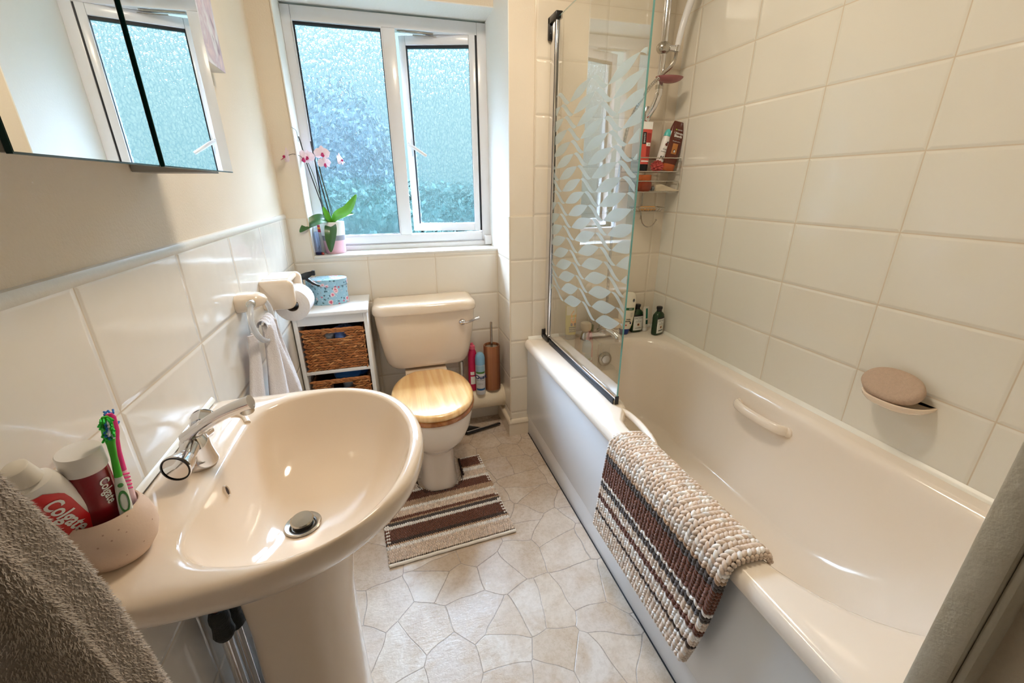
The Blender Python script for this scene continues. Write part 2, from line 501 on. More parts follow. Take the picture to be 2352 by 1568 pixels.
def attr_mat(name, rough=0.8, sheen=0.3, bump=0.5, bscale=400, attr='tint', metal=0):
    t = NT(name)
    a = t.node('ShaderNodeAttribute'); a.attribute_name = attr
    t.l.new(a.outputs['Color'], t.bsdf.inputs['Base Color'])
    t.bsdf.inputs['Roughness'].default_value = rough; t.bsdf.inputs['Sheen Weight'].default_value = sheen
    t.bsdf.inputs['Specular IOR Level'].default_value = 0.25
    if bump: t.bump(t.noise(bscale, 3, 0.6, t.pos()[0]), bump, 0.001)
    return t.mat
M['loops'] = attr_mat('chenille_loops')
M['rush'] = attr_mat('plaited_water_hyacinth', 0.5, 0.05, 0.6, 250)

def floral():
    t = NT('blue_floral_paper'); o = t.obj()
    base = S(150, 190, 206)
    def v(scale, off):
        mp = t.node('ShaderNodeMapping'); mp.inputs['Location'].default_value = off; t.l.new(o, mp.inputs[0])
        q = t.node('ShaderNodeTexVoronoi', feature='F1'); q.inputs['Scale'].default_value = scale; t.l.new(mp.outputs[0], q.inputs['Vector']); return q
    q1 = v(30, (0, 0, 0)); q2 = v(44, (3, 1, 2)); q3 = v(120, (1, 5, 2)); q4 = v(62, (7, 3, 1))
    nz = t.noise(150, 3, 0.6, o)
    d1 = t.math('ADD', q1.outputs['Distance'], t.math('MULTIPLY', t.math('SUBTRACT', nz, 0.5), 0.35))
    d2 = t.math('ADD', q2.outputs['Distance'], t.math('MULTIPLY', t.math('SUBTRACT', nz, 0.5), 0.4))
    d4 = t.math('ADD', q4.outputs['Distance'], t.math('MULTIPLY', t.math('SUBTRACT', nz, 0.5), 0.6))
    c = t.mix(t.maprange(q3.outputs['Distance'], 0.22, 0.16), base, S(215, 230, 235))
    c = t.mix(t.maprange(d4, 0.30, 0.22), c, S(72, 108, 122))
    c = t.mix(t.maprange(d1, 0.36, 0.28), c, S(232, 205, 205))
    c = t.mix(t.maprange(d1, 0.24, 0.16), c, S(206, 92, 116))
    c = t.mix(t.maprange(d2, 0.22, 0.14), c, S(196, 84, 110))
    t.setc(c); t.bsdf.inputs['Roughness'].default_value = 0.5
    return t.mat
M['floral'] = floral()
# ------------------------------------------------------------------ room shell
XL, XP, YR = -1.739, -0.792, 0.2275       # left wall face, side of boxing, recess wall face
DADO, SILL, HEAD, CEIL = 1.1266, 0.960, 1.962, 2.36
WX0, WX1 = -1.650, -0.790                 # window opening
def struct(o): o['kind'] = 'structure'; return o

struct(MB().box(-2.9, 0.2, -3.1, 0.6, -0.05, 0.0).build('floor', M['floor'], smooth=False))
struct(MB().box(-2.9, 0.2, -3.1, 0.6, CEIL, CEIL + 0.05).build('ceiling', M['ceiling'], smooth=False))
wl_ = struct(MB().box(XL - 0.11, XL - 0.006, -1.90, 0.50, 0, CEIL).build('wall_left', M['plaster'], smooth=False))
MB().box(XL - 0.006, XL, -1.70, YR, 0, DADO).build('tiling', M['tile_left'], wl_, smooth=False, label='glossy cream wall tiles')
q = [( (XL - 0.006) + 0.0, y, DADO) for y in (0, 1)]
prof = [(0.0, 0.0), (0.006, 0.0), (0.0085, 0.004), (0.0085, 0.012), (0.005, 0.018), (0.0, 0.020)]
MB().loft([[(XL - 0.006 + a, y, DADO + b) for a, b in prof] for y in (-1.70, YR)]).build('edge_trim', M['white_gloss'], wl_)

wr = struct(MB().box(0.0, 0.10, -1.90, 0.10, 0, CEIL).build('wall_right', M['tile_right'], smooth=False))

wb = MB()
wb.box(XL - 0.006, WX0 - 0.004, YR + 0.006, 0.52, 0, CEIL)
wb.box(WX0 - 0.004, WX1 + 0.0, YR + 0.006, 0.52, 0, SILL - 0.013)
wb.box(WX0 - 0.004, XP + 0.0005, YR + 0.006, 0.52, HEAD + 0.004, CEIL)
wback = struct(wb.build('wall_back', M['plaster'], smooth=False))
MB().box(XL, WX0, YR, YR + 0.006, 0, DADO).box(WX0, XP, YR, YR + 0.006, 0, SILL - 0.012).build('tiling', M['tile_recess'], wback, smooth=False, label='glossy cream wall tiles')

we = MB()
we.box(XP + 0.004, 0.10, 0.006, 0.52, 0, CEIL)
wend = struct(we.build('wall_end', M['plaster'], smooth=False))
tl = MB()
tl.box(XP, -0.6782, 0.0, 0.006, 0, DADO)
tl.box(-0.6782, 0.0, 0.0, 0.006, 0, CEIL)
tl.build('tiling', M['tile_end'], wend, smooth=False, label='cream wall tiles')
MB().box(XP, XP + 0.004, 0.0, YR, 0, DADO).build('side_tiling', M['tile_side'], wend, smooth=False, label='cream wall tiles')
MB().box(-0.6812, -0.6752, -0.0015, 0.006, DADO, CEIL).build('tile_edge', M['trim_tile'], wend, bevel=0.0015)
MB().tube([(XP + 0.001, 0.001, 0.1), (XP + 0.001, 0.001, DADO)], 0.004, 8).build('corner_bead', M['trim_tile'], wend)

# skirting of moulded tile round the boxing
bp_ = [(0, 0), (0.012, 0), (0.012, 0.070), (0.016, 0.074), (0.016, 0.082), (0.012, 0.090), (0.006, 0.094), (0, 0.094)]
b = MB().loft([[(x, -a, z) for a, z in bp_] for x in (XP - 0.0119, -0.690)])
struct(b.build('baseboard_end', M['trim_tile'], smooth=True))
b = MB().loft([[(XP - a, y, z) for a, z in bp_] for y in (-0.0119, YR)])
struct(b.build('baseboard_side', M['trim_tile'], smooth=True))

# door wall, opening the camera stands in, and the hall behind
JX = -0.867; YF = -1.70
wf = MB()
wf.box(JX + 0.03, 0.10, YF - 0.10, YF, 0, CEIL)
wf.box(XL - 0.006, -1.66, YF - 0.10, YF, 0, CEIL)
wf.box(-1.66, JX + 0.03, YF - 0.10, YF, 2.06, CEIL)
struct(wf.build('wall_front', M['plaster'], smooth=False))
hall = MB()
hall.box(-2.9, -2.8, -3.1, YF - 0.10, 0, CEIL).box(0.1, 0.2, -3.1, YF - 0.10, 0, CEIL).box(-2.9, 0.2, -3.1, -3.0, 0, CEIL)
hall.box(-2.9, XL - 0.006, YF - 0.12, YF - 0.10, 0, CEIL)
struct(hall.build('wall_hall', M['plaster'], smooth=False))
dr = thing('door_1', None, None, (JX, YF, 0), kind='structure')
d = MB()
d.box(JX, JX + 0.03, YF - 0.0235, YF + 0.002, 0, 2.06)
d.build('lining', M['shaded_gloss'], dr, bevel=0.003)
MB().box(JX + 0.006, JX + 0.075, YF - 0.030, YF - 0.0236, 0, 2.06).build('door_stop', M['shaded_gloss'], dr, bevel=0.002)
MB().box(JX + 0.062, JX + 0.09, YF - 0.120, YF - 0.0301, 0, 2.06).build('rebate', pm('shaded_rebate_paint', S(176, 150, 116), 0.5), dr, bevel=0.001)  # paint darkened to carry the shade inside the rebate
MB().box(-1.69, -1.66, YF - 0.12, YF + 0.002, 0, 2.06).box(-1.66, JX, YF - 0.12, YF + 0.002, 2.03, 2.06).build('far_lining', M['shaded_gloss'], dr, bevel=0.003)
MB().box(JX + 0.093, JX + 0.15, YF - 0.128, YF - 0.104, 0, 2.10).build('architrave', M['white_gloss'], dr, bevel=0.004)

# ------------------------------------------------------------------ window
win = thing('window_1', None, None, (-1.22, 0.385, SILL), kind='structure')
FY0, FY1 = 0.385, 0.445
fb = MB()
ox0, ox1, oz0, oz1 = WX0, WX1, SILL + 0.028, HEAD - 0.008
gx0, gx1, gz0, gz1 = -1.612, -1.2555, 1.027, 1.904       # fixed pane opening
sx0, sx1 = -1.199, -0.834                                # opening for the sash
fb.box(ox0, gx0, FY0, FY1, oz0, oz1)
fb.box(gx1, sx0, FY0, FY1, gz0, gz1)
fb.box(sx1, ox1, FY0, FY1, oz0, oz1)
fb.box(gx0, sx1, FY0, FY1, gz1, oz1)
fb.box(gx0, sx1, FY0, FY1, oz0, gz0)
fb.build('frame', M['upvc'], win, bevel=0.003)
def border(mb, x0, x1, z0, z1, w, y0, y1):
    mb.box(x0, x0 + w, y0, y1, z0, z1).box(x1 - w, x1, y0, y1, z0, z1).box(x0 + w, x1 - w, y0, y1, z0, z0 + w).box(x0 + w, x1 - w, y0, y1, z1 - w, z1)
g = MB(); border(g, gx0, gx1, gz0, gz1, 0.007, FY0 + 0.016, FY0 + 0.026)
gb = MB(); border(gb, gx0, gx1, gz0, gz1, 0.0035, FY0 - 0.004, FY0 + 0.015)
gb.build('glazing_bead', M['upvc'], win, smooth=False)
gs = MB(); gs.box(gx0 + 0.0035, gx0 + 0.009, FY0 + 0.010, FY0 + 0.022, gz0 + 0.004, gz1 - 0.004).box(gx0 + 0.009, gx1 - 0.0035, FY0 + 0.010, FY0 + 0.022, gz1 - 0.014, gz1 - 0.004).box(gx1 - 0.0065, gx1 - 0.0035, FY0 + 0.010, FY0 + 0.022, gz0 + 0.004, gz1 - 0.014).box(gx0 + 0.009, gx1 - 0.0065, FY0 + 0.010, FY0 + 0.022, gz0 + 0.0035, gz0 + 0.006)
gs.build('gasket', M['gasket'], win, smooth=False)
MB().box(gx0 + 0.004, gx1 - 0.004, FY0 + 0.023, FY0 + 0.029, gz0 + 0.004, gz1 - 0.004).build('pane', M['obscure'], win, smooth=False)
MB().box(ox0, ox1, FY0 + 0.006, FY1, SILL, oz0).box(WX0, WX1 + 0.002, FY0 - 0.012, FY0 + 0.004, SILL, SILL + 0.022).build('frame_base', M['upvc'], win, bevel=0.003)
# trickle of a blind bracket and curtain-wire clips left on the reveal
MB().box(-0.826, -0.7905, 0.352, 0.384, SILL + 0.004, SILL + 0.052).build('end_cap', M['upvc'], win, bevel=0.003)
# sash hinged at the right, opened outwards
Ms = Matrix.Translation((-0.845, 0.375, 0)) @ Matrix.Rotation(R(-16.5), 4, 'Z')
L = 0.352
sash = MB(); SW = 0.030
sash.box(-L, -L + SW, 0, 0.055, 1.036, 1.904).box(-SW, -0.001, 0, 0.055, 1.036, 1.904).box(-L + SW, -SW, 0, 0.055, 1.036, 1.036 + 0.036).box(-L + SW, -SW, 0, 0.055, 1.904 - 0.038, 1.904)
so = sash.xf(Ms).build('sash', M['upvc'], win, bevel=0.003)
MB().box(-L + SW - 0.001, -SW + 0.001, 0.024, 0.030, 1.07, 1.868).xf(Ms).build('pane', M['obscure'], so, smooth=False)
gs = MB(); x0, x1, z0, z1 = -L + SW, -SW, 1.072, 1.866
gs.box(x0, x0 + 0.005, 0.008, 0.0235, z0, z1).box(x0, x1, 0.008, 0.0235, z1 - 0.011, z1).box(x1 - 0.002, x1, 0.008, 0.0235, z0, z1)
gs.xf(Ms).build('gasket', M['gasket'], so, smooth=False)
MB().box(0.0005, 0.006, 0.01, 0.05, 1.036, 1.904).xf(Ms).build('seal', M['gasket'], so, smooth=False, label='black rubber seal')
h = MB().box(-L + 0.006, -L + 0.024, -0.012, 0.0, 1.395, 1.475)
h.xf(Ms)
hob = h.build('handle', M['upvc'], so, bevel=0.003)
h2 = MB().tube([(-L + 0.015, -0.014, 1.447), (-L + 0.015, -0.030, 1.447), (-L + 0.035, -0.034, 1.437), (-L + 0.100, -0.034, 1.395)], [0.008, 0.008, 0.0085, 0.0075], 10)
h2.xf(Ms).build('lever', M['upvc'], hob)
MB().tube([(-L + 0.015, -0.022, 1.452), (-L + 0.015, -0.033, 1.452)], 0.004, 8).xf(Ms).build('lock', M['dull_chrome'], hob)
st = MB().box(-0.16, -0.02, 0.392, 0.402, 0, 0.004)
MB().box(-1.19, -1.03, 0.40, 0.412, 1.8985, 1.9025).box(-1.12, -0.92, 0.425, 0.437, 1.8960, 1.8985).build('friction_stay', M['dull_chrome'], win, bevel=0.001)

# reveal linings and sill, painted white
rv = MB().box(WX0 - 0.004, WX0, YR, 0.52, SILL, HEAD)
struct(rv.build('trim_1', M['white_plaster'], smooth=False))
struct(MB().box(WX0, WX1, YR + 0.001, 0.52, HEAD, HEAD + 0.004).build('trim_2', M['white_plaster'], smooth=False))
struct(MB().box(XP + 0.0005, XP + 0.004, 0.004, 0.385, DADO, CEIL).box(XP + 0.0005, XP + 0.004, YR, 0.385, SILL, DADO).build('trim_3', M['white_plaster'], smooth=False))
struct(MB().box(WX0 - 0.006, WX1 - 0.002, YR - 0.002, 0.52, SILL - 0.012, SILL).build('trim_4', M['white_gloss'], bevel=0.002))
# tile edging strip beside the sill
for nm, x in (('trim_5', WX0),):
    struct(MB().box(x - 0.006, x, YR - 0.003, YR + 0.004, SILL - 0.012, DADO).build(nm, M['trim_tile'], bevel=0.001))

# ------------------------------------------------------------------ outside the window: eaves, hedge, tree
struct(MB().box(-3.2, 0.8, 0.56, 1.05, 2.16, 2.30).build('trim_6', pm('white_eaves_board', S(226, 222, 232), 0.6), smooth=False))
def foliage(name, label, cat, c, rx, ry, rz, n, seed, cols, size=0.05):
    rnd = random.Random(seed)
    t = thing(name, label, cat, (c[0], c[1], 0))
    mb = MB()
    for i in range(n):
        a = rnd.uniform(0, 2 * PI); zz = rnd.uniform(-1, 1); rr = math.sqrt(1 - zz * zz); k = rnd.uniform(0.75, 1.05)
        p = Vector((c[0] + rx * rr * math.cos(a) * k, c[1] + ry * rr * math.sin(a) * k, c[2] + rz * zz * k))
        if p.z < 0.0: continue
        E = Euler((rnd.uniform(0, 6.3), rnd.uniform(0, 6.3), rnd.uniform(0, 6.3))).to_matrix()
        s_ = size * rnd.uniform(0.6, 1.3)
        vs = [p + E @ Vector(q) * s_ for q in ((-1, 0, 0), (-0.2, -0.5, 0.12), (1, 0, 0), (-0.2, 0.5, 0.12))]
        mb.add(vs, [(0, 1, 2), (0, 2, 3)], rnd.randrange(len(cols)))
    mb.build('leaves', cols, t, smooth=False, recalc=False)
    MB().tube([(c[0], c[1], -0.02), (c[0], c[1], max(c[2], 0.3))], 0.06, 10).build('trunk', pm(name + '_bark', S(12, 12, 10), 1.0, spec=0.0), t)
    core = MB().sphere((c[0], c[1], max(c[2], 0.02)), rx * 0.8, ry * 0.8, rz * 0.8, 24, 14)
    core.v = [(x, y, max(z, 0.0)) for x, y, z in core.v]
    core.build('branches', cols[0], t)
    return t
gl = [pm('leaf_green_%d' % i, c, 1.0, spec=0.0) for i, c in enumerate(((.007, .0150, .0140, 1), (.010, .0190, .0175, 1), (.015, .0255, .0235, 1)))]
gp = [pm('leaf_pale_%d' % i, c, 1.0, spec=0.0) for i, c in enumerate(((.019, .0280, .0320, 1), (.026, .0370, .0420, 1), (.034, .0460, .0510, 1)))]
foliage('garden_hedge', 'dense green hedge outside, blurred behind the lower half of the frosted window', 'hedge', (-1.6, 3.4, 0.35), 3.4, 0.7, 0.95, 26000, 3, gl, 0.045)
foliage('garden_tree', 'pale bushy tree outside behind the frosted window, taller than the hedge', 'tree', (-1.85, 5.1, 1.45), 0.75, 0.7, 1.15, 9000, 5, gp, 0.042)
struct(MB().box(-12, 12, 0.56, 30, -0.40, -0.02).build('ground_outside', pm('lawn', S(14, 24, 18), 1.0, spec=0.0), smooth=False))

# ------------------------------------------------------------------ unseen ceiling lamp, added for warm fill (above the picture)
lt = thing('ceiling_fill_light', 'round white dome lamp added unseen on the ceiling for warm fill light', 'lamp', (LAMP_XY[0], LAMP_XY[1], CEIL))
MB().lathe([(0.0, 0.0), (0.17, 0.0), (0.172, -0.02), (0.16, -0.03), (0.0, -0.03)], (LAMP_XY[0], LAMP_XY[1], CEIL), 40, cap=False).build('lamp_base', M['white_gloss'], lt)
dm = NT('glowing_opal_glass'); dm.bsdf.inputs['Base Color'].default_value = (0.9, 0.88, 0.82, 1)
dm.bsdf.inputs['Emission Color'].default_value = (1.0, 0.80, 0.60, 1); dm.bsdf.inputs['Emission Strength'].default_value = 2.5
MB().lathe([(0.155, -0.031), (0.15, -0.05), (0.12, -0.075), (0.07, -0.09), (0.001, -0.095)], (LAMP_XY[0], LAMP_XY[1], CEIL), 40, cap=False).build('lamp_shade', dm.mat, lt)
lamp = bpy.data.objects.new('ceiling_fill', lamp_d); COL.objects.link(lamp)
lamp.parent = lt; lamp.location = (0, 0, -0.10)

# ------------------------------------------------------------------ bath
bath = thing('bathtub', 'champagne acrylic bathtub with white side panel along the right wall', 'bathtub', (-0.355, -0.85, 0))
NS, NC = 26, 12
BX0, BX1, BY0, BY1 = -0.720, -0.001, -1.698, -0.001
def bring(inset, z, far=0.012):
    return rrect(BX0 + inset, BX1, BY0, BY1, [0.012 + inset] + [0.004] * 2 + [0.012], z, NS, NC)
def edge_x(y):
    """left edge of the opening: wide ledge under the shower screen, then narrow past the hand grip"""
    a = smooth01((-y - 0.70) / 0.14)
    return -0.578 * (1 - a) - 0.652 * a
def opening(exp, z):
    r = rrect(-0.652 - exp, -0.062 + exp, -1.625 - exp, -0.135 + exp, [0.30, 0.16, 0.17, 0.17], z, NS, NC)
    out = []
    for x, y, zz in r:
        d = (edge_x(y) + 0.652) * smooth01((-0.20 - x) / 0.45) if x < -0.2 else 0
        out.append((x + d, y, zz))
    return out
def inner(t, z):
    top = opening(-0.012, z)
    bot = rrect(-0.530, -0.150, -1.22, -0.250, [0.16, 0.16, 0.12, 0.12], z, NS, NC)
    return [(a[0] * (1 - t) + b_[0] * t, a[1] * (1 - t) + b_[1] * t, z) for a, b_ in zip(top, bot)]
rings = [bring(0.012, 0.500), bring(0.002, 0.500), bring(0.0, 0.508), bring(0.0, 0.520), bring(0.004, 0.531), bring(0.012, 0.538), bring(0.022, 0.540)]
rings += [opening(0.012, 0.540), opening(0.004, 0.537), opening(-0.004, 0.530), opening(-0.010, 0.518), inner(0.0, 0.500), inner(0.05, 0.46), inner(0.13, 0.40), inner(0.28, 0.32), inner(0.46, 0.25), inner(0.68, 0.19), inner(0.85, 0.16), inner(1.0, 0.148)]
MB().loft(rings, cap0=False, cap1=True).build('tub', M['bath'], bath, angle=60, recalc=False)
# underside skin so that the tub has thickness
pan = MB().box(-0.703, -0.690, -1.698, -0.0005, 0.115, 0.4995)
pan.build('side_panel', M['panel'], bath, bevel=0.002)
MB().box(-0.698, -0.690, -1.698, -0.0005, 0.004, 0.1145).build('plinth', M['panel'], bath, bevel=0.001)
MB().box(-0.7005, -0.697, -1.698, -0.014, 0.0, 0.0035).build('floor_gap_shade', M['rubber'], bath, smooth=False)  # dark strip standing in for the shaded gap under the panel
# hand grips
g = MB().tube(catmull([(-0.640, -0.715, 0.522), (-0.606, -0.745, 0.526), (-0.588, -0.80, 0.520), (-0.586, -0.87, 0.512), (-0.596, -0.925, 0.506), (-0.622, -0.955, 0.508), (-0.650, -0.962, 0.512)], 6), 0.0125, 12, flat=0.8)
g.build('hand_grip', M['bath'], bath)
g = MB().tube(catmull([(-0.072, -0.722, 0.462), (-0.100, -0.735, 0.470), (-0.112, -0.775, 0.470), (-0.115, -0.83, 0.470), (-0.112, -0.885, 0.470), (-0.100, -0.925, 0.468), (-0.070, -0.940, 0.462)], 6), 0.0180, 14, flat=0.62)
g.build('hand_grip', M['bath'], bath)
for y in (-0.725, -0.938):
    MB().sphere((-0.078, y, 0.462), 0.010, 0.020, 0.020).build('grip_boss', M['bath'], bath)
# overflow with half-worn chrome plate
ov = MB(); Mo = Matrix.Translation((-0.352, -0.1555, 0.452)) @ Matrix.Rotation(R(82), 4, 'X')
ov.lathe([(0.0, 0.0), (0.033, 0.0), (0.036, 0.003), (0.034, 0.008), (0.030, 0.0095), (0.0, 0.0115)], (0, 0, 0), 40, cap=False).xf(Mo)
ovo = ov.build('overflow_plate', M['dull_chrome'], bath)
MB().lathe([(0.0, 0.0), (0.020, 0.0), (0.019, 0.004), (0.0, 0.005)], (0, 0, 0.0116), 24, cap=False, sx=1.1).xf(Mo).build('plate_centre', M['chrome'], ovo)
MB().lathe([(0.0, 0), (0.028, 0), (0.029, 0.003), (0.0, 0.003)], (-0.34, -0.33, 0.149), 28, cap=False).build('drain', M['chrome'], bath)
# sealant round the tub
s_ = MB()
def bead(a, b_, n_):
    s_.loft([[tuple(Vector(p) + Vector(n_) * u + Vector((0, 0, w_))) for u, w_ in ((0.001, -0.004), (0.013, -0.004), (0.010, 0.002), (0.004, 0.007), (0.001, 0.010))] for p in (a, b_)])
bead((0, -1.698, 0.543), (0, -0.006, 0.543), (-1, 0, 0)); bead((-0.006, 0, 0.543), (-0.70, 0, 0.543), (0, -1, 0))
s_.build('sealant', M['silicone'], bath)

# ------------------------------------------------------------------ shower screen
SX = -0.616
scr = thing('shower_screen', 'clear glass bath screen etched with wavy frosted ribbons', 'shower screen', (SX, -0.07, 0.556))
GY0, GY1, GZ0, GZ1 = -0.726, -0.082, 0.570, 1.852
rad = 0.17
outl = [(GY1, GZ0), (GY1, GZ1)]
outl += [(GY0 + rad - rad * math.sin(a), GZ1 - rad + rad * math.cos(a)) for a in [0.5 * PI * k / 14 for k in range(15)]]
outl += [(GY0, GZ0)]
n = len(outl)
gm = MB(); v = [(SX - 0.003, y, z) for y, z in outl] + [(SX + 0.003, y, z) for y, z in outl]
gm.v = v
gm.f = [tuple(range(n - 1, -1, -1)), tuple(range(n, 2 * n))] + [(i, (i + 1) % n, (i + 1) % n + n, i + n) for i in range(n)]
gm.m = [0, 0] + [1] * n
go = gm.build('glass', [M['screen_glass'], M['screen_edge']], scr, smooth=False, recalc=False)
# etched ribbons: twisted bands between crossing curves
fm = MB()
mins = lambda m, k: (-0.225 + 0.2925 * m - 0.0355 * k, 1.546 - 0.0445 * k)
maxs = lambda m, k: (-0.102 + 0.2925 * m - 0.0355 * k, 1.588 - 0.0445 * k)
def leaf(a, b_, half, bulge):
    N = 14; top = []; bot = []
    for i in range(N + 1):
        t = i / N
        e = 0.5 - 0.5 * math.cos(PI * t)
        y = a[0] + (b_[0] - a[0]) * t; z = a[1] + (b_[1] - a[1]) * e
        w1 = half * math.sin(PI * t) ** 0.9
        sk = 0.35 * math.sin(2 * PI * t) * half * bulge
        top.append((y, z + w1 + sk)); bot.append((y, z - w1 + sk))
    for i in range(N):
        q4 = [top[i], top[i + 1], bot[i + 1], bot[i]]
        cy = sum(p[0] for p in q4) / 4
        if cy < GY0 + 0.006 or cy > GY1 - 0.002: continue
        q4 = [(max(GY0 + 0.002, min(GY1, p[0])), p[1]) for p in q4]
        s = [(SX - 0.0036, p[0], p[1]) for p in q4] + [(SX - 0.0031, p[0], p[1]) for p in q4]
        fm.add(s, [(0, 1, 2, 3)])
for k in range(18):
    for m in range(-3, 6):
        asc = 0.0180 + 0.0003 * k; des = 0.0110 - 0.0001 * k
        leaf(mins(m, k), maxs(m - 1, k), asc, 1.0)
        leaf(maxs(m, k), mins(m, k), des, 0.6)
fo = fm.build('etched_pattern', M['frost'], go, smooth=False, recalc=False, label='frosted wavy ribbon pattern')
pl = MB().box(SX - 0.010, SX + 0.010, -0.082, -0.066, 0.566, 1.848)
po = pl.build('hinge_profile', M['chrome'], scr, bevel=0.004)
MB().box(SX - 0.0112, SX - 0.0090, -0.0775, -0.0745, 0.57, 1.845).build('seal_line', M['rubber'], po, smooth=False)
MB().box(SX - 0.008, SX + 0.008, -0.066, -0.020, 0.560, 1.845).build('wall_profile', M['chrome'], scr, bevel=0.003)
for z0, z1 in ((1.845, 1.870), (0.545, 0.566)):
    br = MB().box(SX - 0.014, SX + 0.014, -0.088, -0.004, z0, z1).box(SX - 0.014, SX + 0.014, -0.020, -0.0005, z0 - (0.05 if z0 > 1 else 0), z1 + (0.02 if z0 < 1 else 0))
    bo = br.build('hinge_bracket', M['black'], scr, bevel=0.003)
    MB().lathe([(0, 0), (0.004, 0), (0.004, 0.001), (0, 0.001)], (0, 0, 0), 12, cap=False).xf(Matrix.Translation((SX - 0.004, -0.0205, z0 - 0.03 if z0 > 1 else z0 + 0.03)) @ Matrix.Rotation(R(90), 4, 'X')).build('screw', M['dull_chrome'], bo)
MB().box(SX - 0.008, SX + 0.007, -0.724, -0.084, 0.555, 0.574).build('bottom_rail', M['chrome'], scr, bevel=0.003)
MB().box(SX - 0.012, SX - 0.0082, -0.720, -0.100, 0.541, 0.562).box(SX - 0.008, SX + 0.006, -0.728, -0.7245, 0.543, 0.574).build('drip_seal', M['rubber'], scr, bevel=0.001)
# ------------------------------------------------------------------ washbasin and pedestal
bs = thing('washbasin', 'champagne ceramic washbasin on its pedestal against the left wall', 'washbasin', (-1.56, -1.13, 0))
DC = (-1.527, -1.150)
def polar_curve(pts, N, c):
    cp = catmull([(x, y, 0) for x, y in pts], 40, True)
    an = sorted([(math.atan2(p.y - c[1], p.x - c[0]) % (2 * PI), p.x, p.y) for p in cp])
    out = []
    A = [a[0] for a in an]; A = [A[-1] - 2 * PI] + A + [A[0] + 2 * PI]
    Xs = [an[-1][1]] + [a[1] for a in an] + [an[0][1]]; Ys = [an[-1][2]] + [a[2] for a in an] + [an[0][2]]
    for i in range(N):
        a = 2 * PI * i / N
        out.append((float(np.interp(a, A, Xs)), float(np.interp(a, A, Ys))))
    return out
NB = 144; CC = (-1.50, -1.125)
outer = polar_curve([(-1.7385, -1.388), (-1.70, -1.397), (-1.60, -1.401), (-1.50, -1.392), (-1.405, -1.350), (-1.33, -1.272), (-1.296, -1.172), (-1.293, -1.085), (-1.318, -0.990), (-1.372, -0.912), (-1.45, -0.868), (-1.54, -0.853), (-1.63, -0.850), (-1.70, -0.850), (-1.7385, -0.856), (-1.7389, -0.93), (-1.739, -1.13), (-1.7389, -1.31)], NB, CC)
bowl = polar_curve([(-1.634, -1.20), (-1.636, -1.28), (-1.617, -1.332), (-1.57, -1.362), (-1.49, -1.374), (-1.412, -1.345), (-1.352, -1.27), (-1.322, -1.175), (-1.319, -1.085), (-1.345, -0.995), (-1.395, -0.930), (-1.47, -0.893), (-1.545, -0.896), (-1.60, -0.925), (-1.629, -0.975), (-1.634, -1.05)], NB, CC)
drain_r = [(DC[0] + 0.030 * math.cos(2 * PI * i / NB), DC[1] + 0.030 * math.sin(2 * PI * i / NB)) for i in range(NB)]
def lerp_ring(a, b_, t, z, zf=None):
    return [(p[0] * (1 - t) + q_[0] * t, p[1] * (1 - t) + q_[1] * t, z if zf is None else z + zf(p[0] * (1 - t) + q_[0] * t, p[1] * (1 - t) + q_[1] * t)) for p, q_ in zip(a, b_)]
def shrink(ring, s_, z, c=(-1.56, -1.13)):
    return [(max(-1.739, c[0] + (p[0] - c[0]) * s_), c[1] + (p[1] - c[1]) * s_, z) for p in ring]
rr = [lerp_ring(drain_r, bowl, 0.0, 0.656)]
for t, z in ((0.12, 0.660), (0.28, 0.665), (0.45, 0.674), (0.60, 0.688), (0.72, 0.706), (0.82, 0.730), (0.90, 0.757), (0.96, 0.782), (0.985, 0.792)):
    rr.append(lerp_ring(drain_r, bowl, t, z))
deck = lambda x, y: 0.004 * smooth01((-1.60 - x) / 0.10)
for t, z in ((0.0, 0.7975), (0.06, 0.8010), (0.25, 0.8025), (0.45, 0.803), (0.65, 0.8025)):
    rr.append(lerp_ring(bowl, outer, t, z, deck))
for t, z in ((0.80, 0.8005), (0.90, 0.797), (0.96, 0.793), (0.99, 0.788), (1.0, 0.780)):
    rr.append(lerp_ring(bowl, outer, t, z, deck))
rr += [shrink(outer, 0.996, 0.773), shrink(outer, 0.985, 0.765), shrink(outer, 0.955, 0.752), shrink(outer, 0.90, 0.736), shrink(outer, 0.82, 0.716), shrink(outer, 0.72, 0.690), shrink(outer, 0.60, 0.660), shrink(outer, 0.36, 0.620)]
basin_o = MB().loft(rr, cap0=True, cap1=True).build('basin', M['suite'], bs, angle=70, recalc=False)
# moulded ridge round the tap platform
rd = MB().tube(catmull([(-1.735, -0.990, 0.8055), (-1.700, -0.955, 0.806), (-1.655, -0.955, 0.805), (-1.634, -0.985, 0.801)], 8), 0.0055, 10)
rd.build('moulded_ridge', M['suite'], bs)
MB().loft([[(-1.7385 + a, y, 0.8055 + b) for a, b in ((0, -0.004), (0.006, -0.004), (0.005, 0.001), (0.002, 0.005), (0, 0.006))] for y in (-1.388, -0.858)]).build('sealant', M['silicone'], bs)
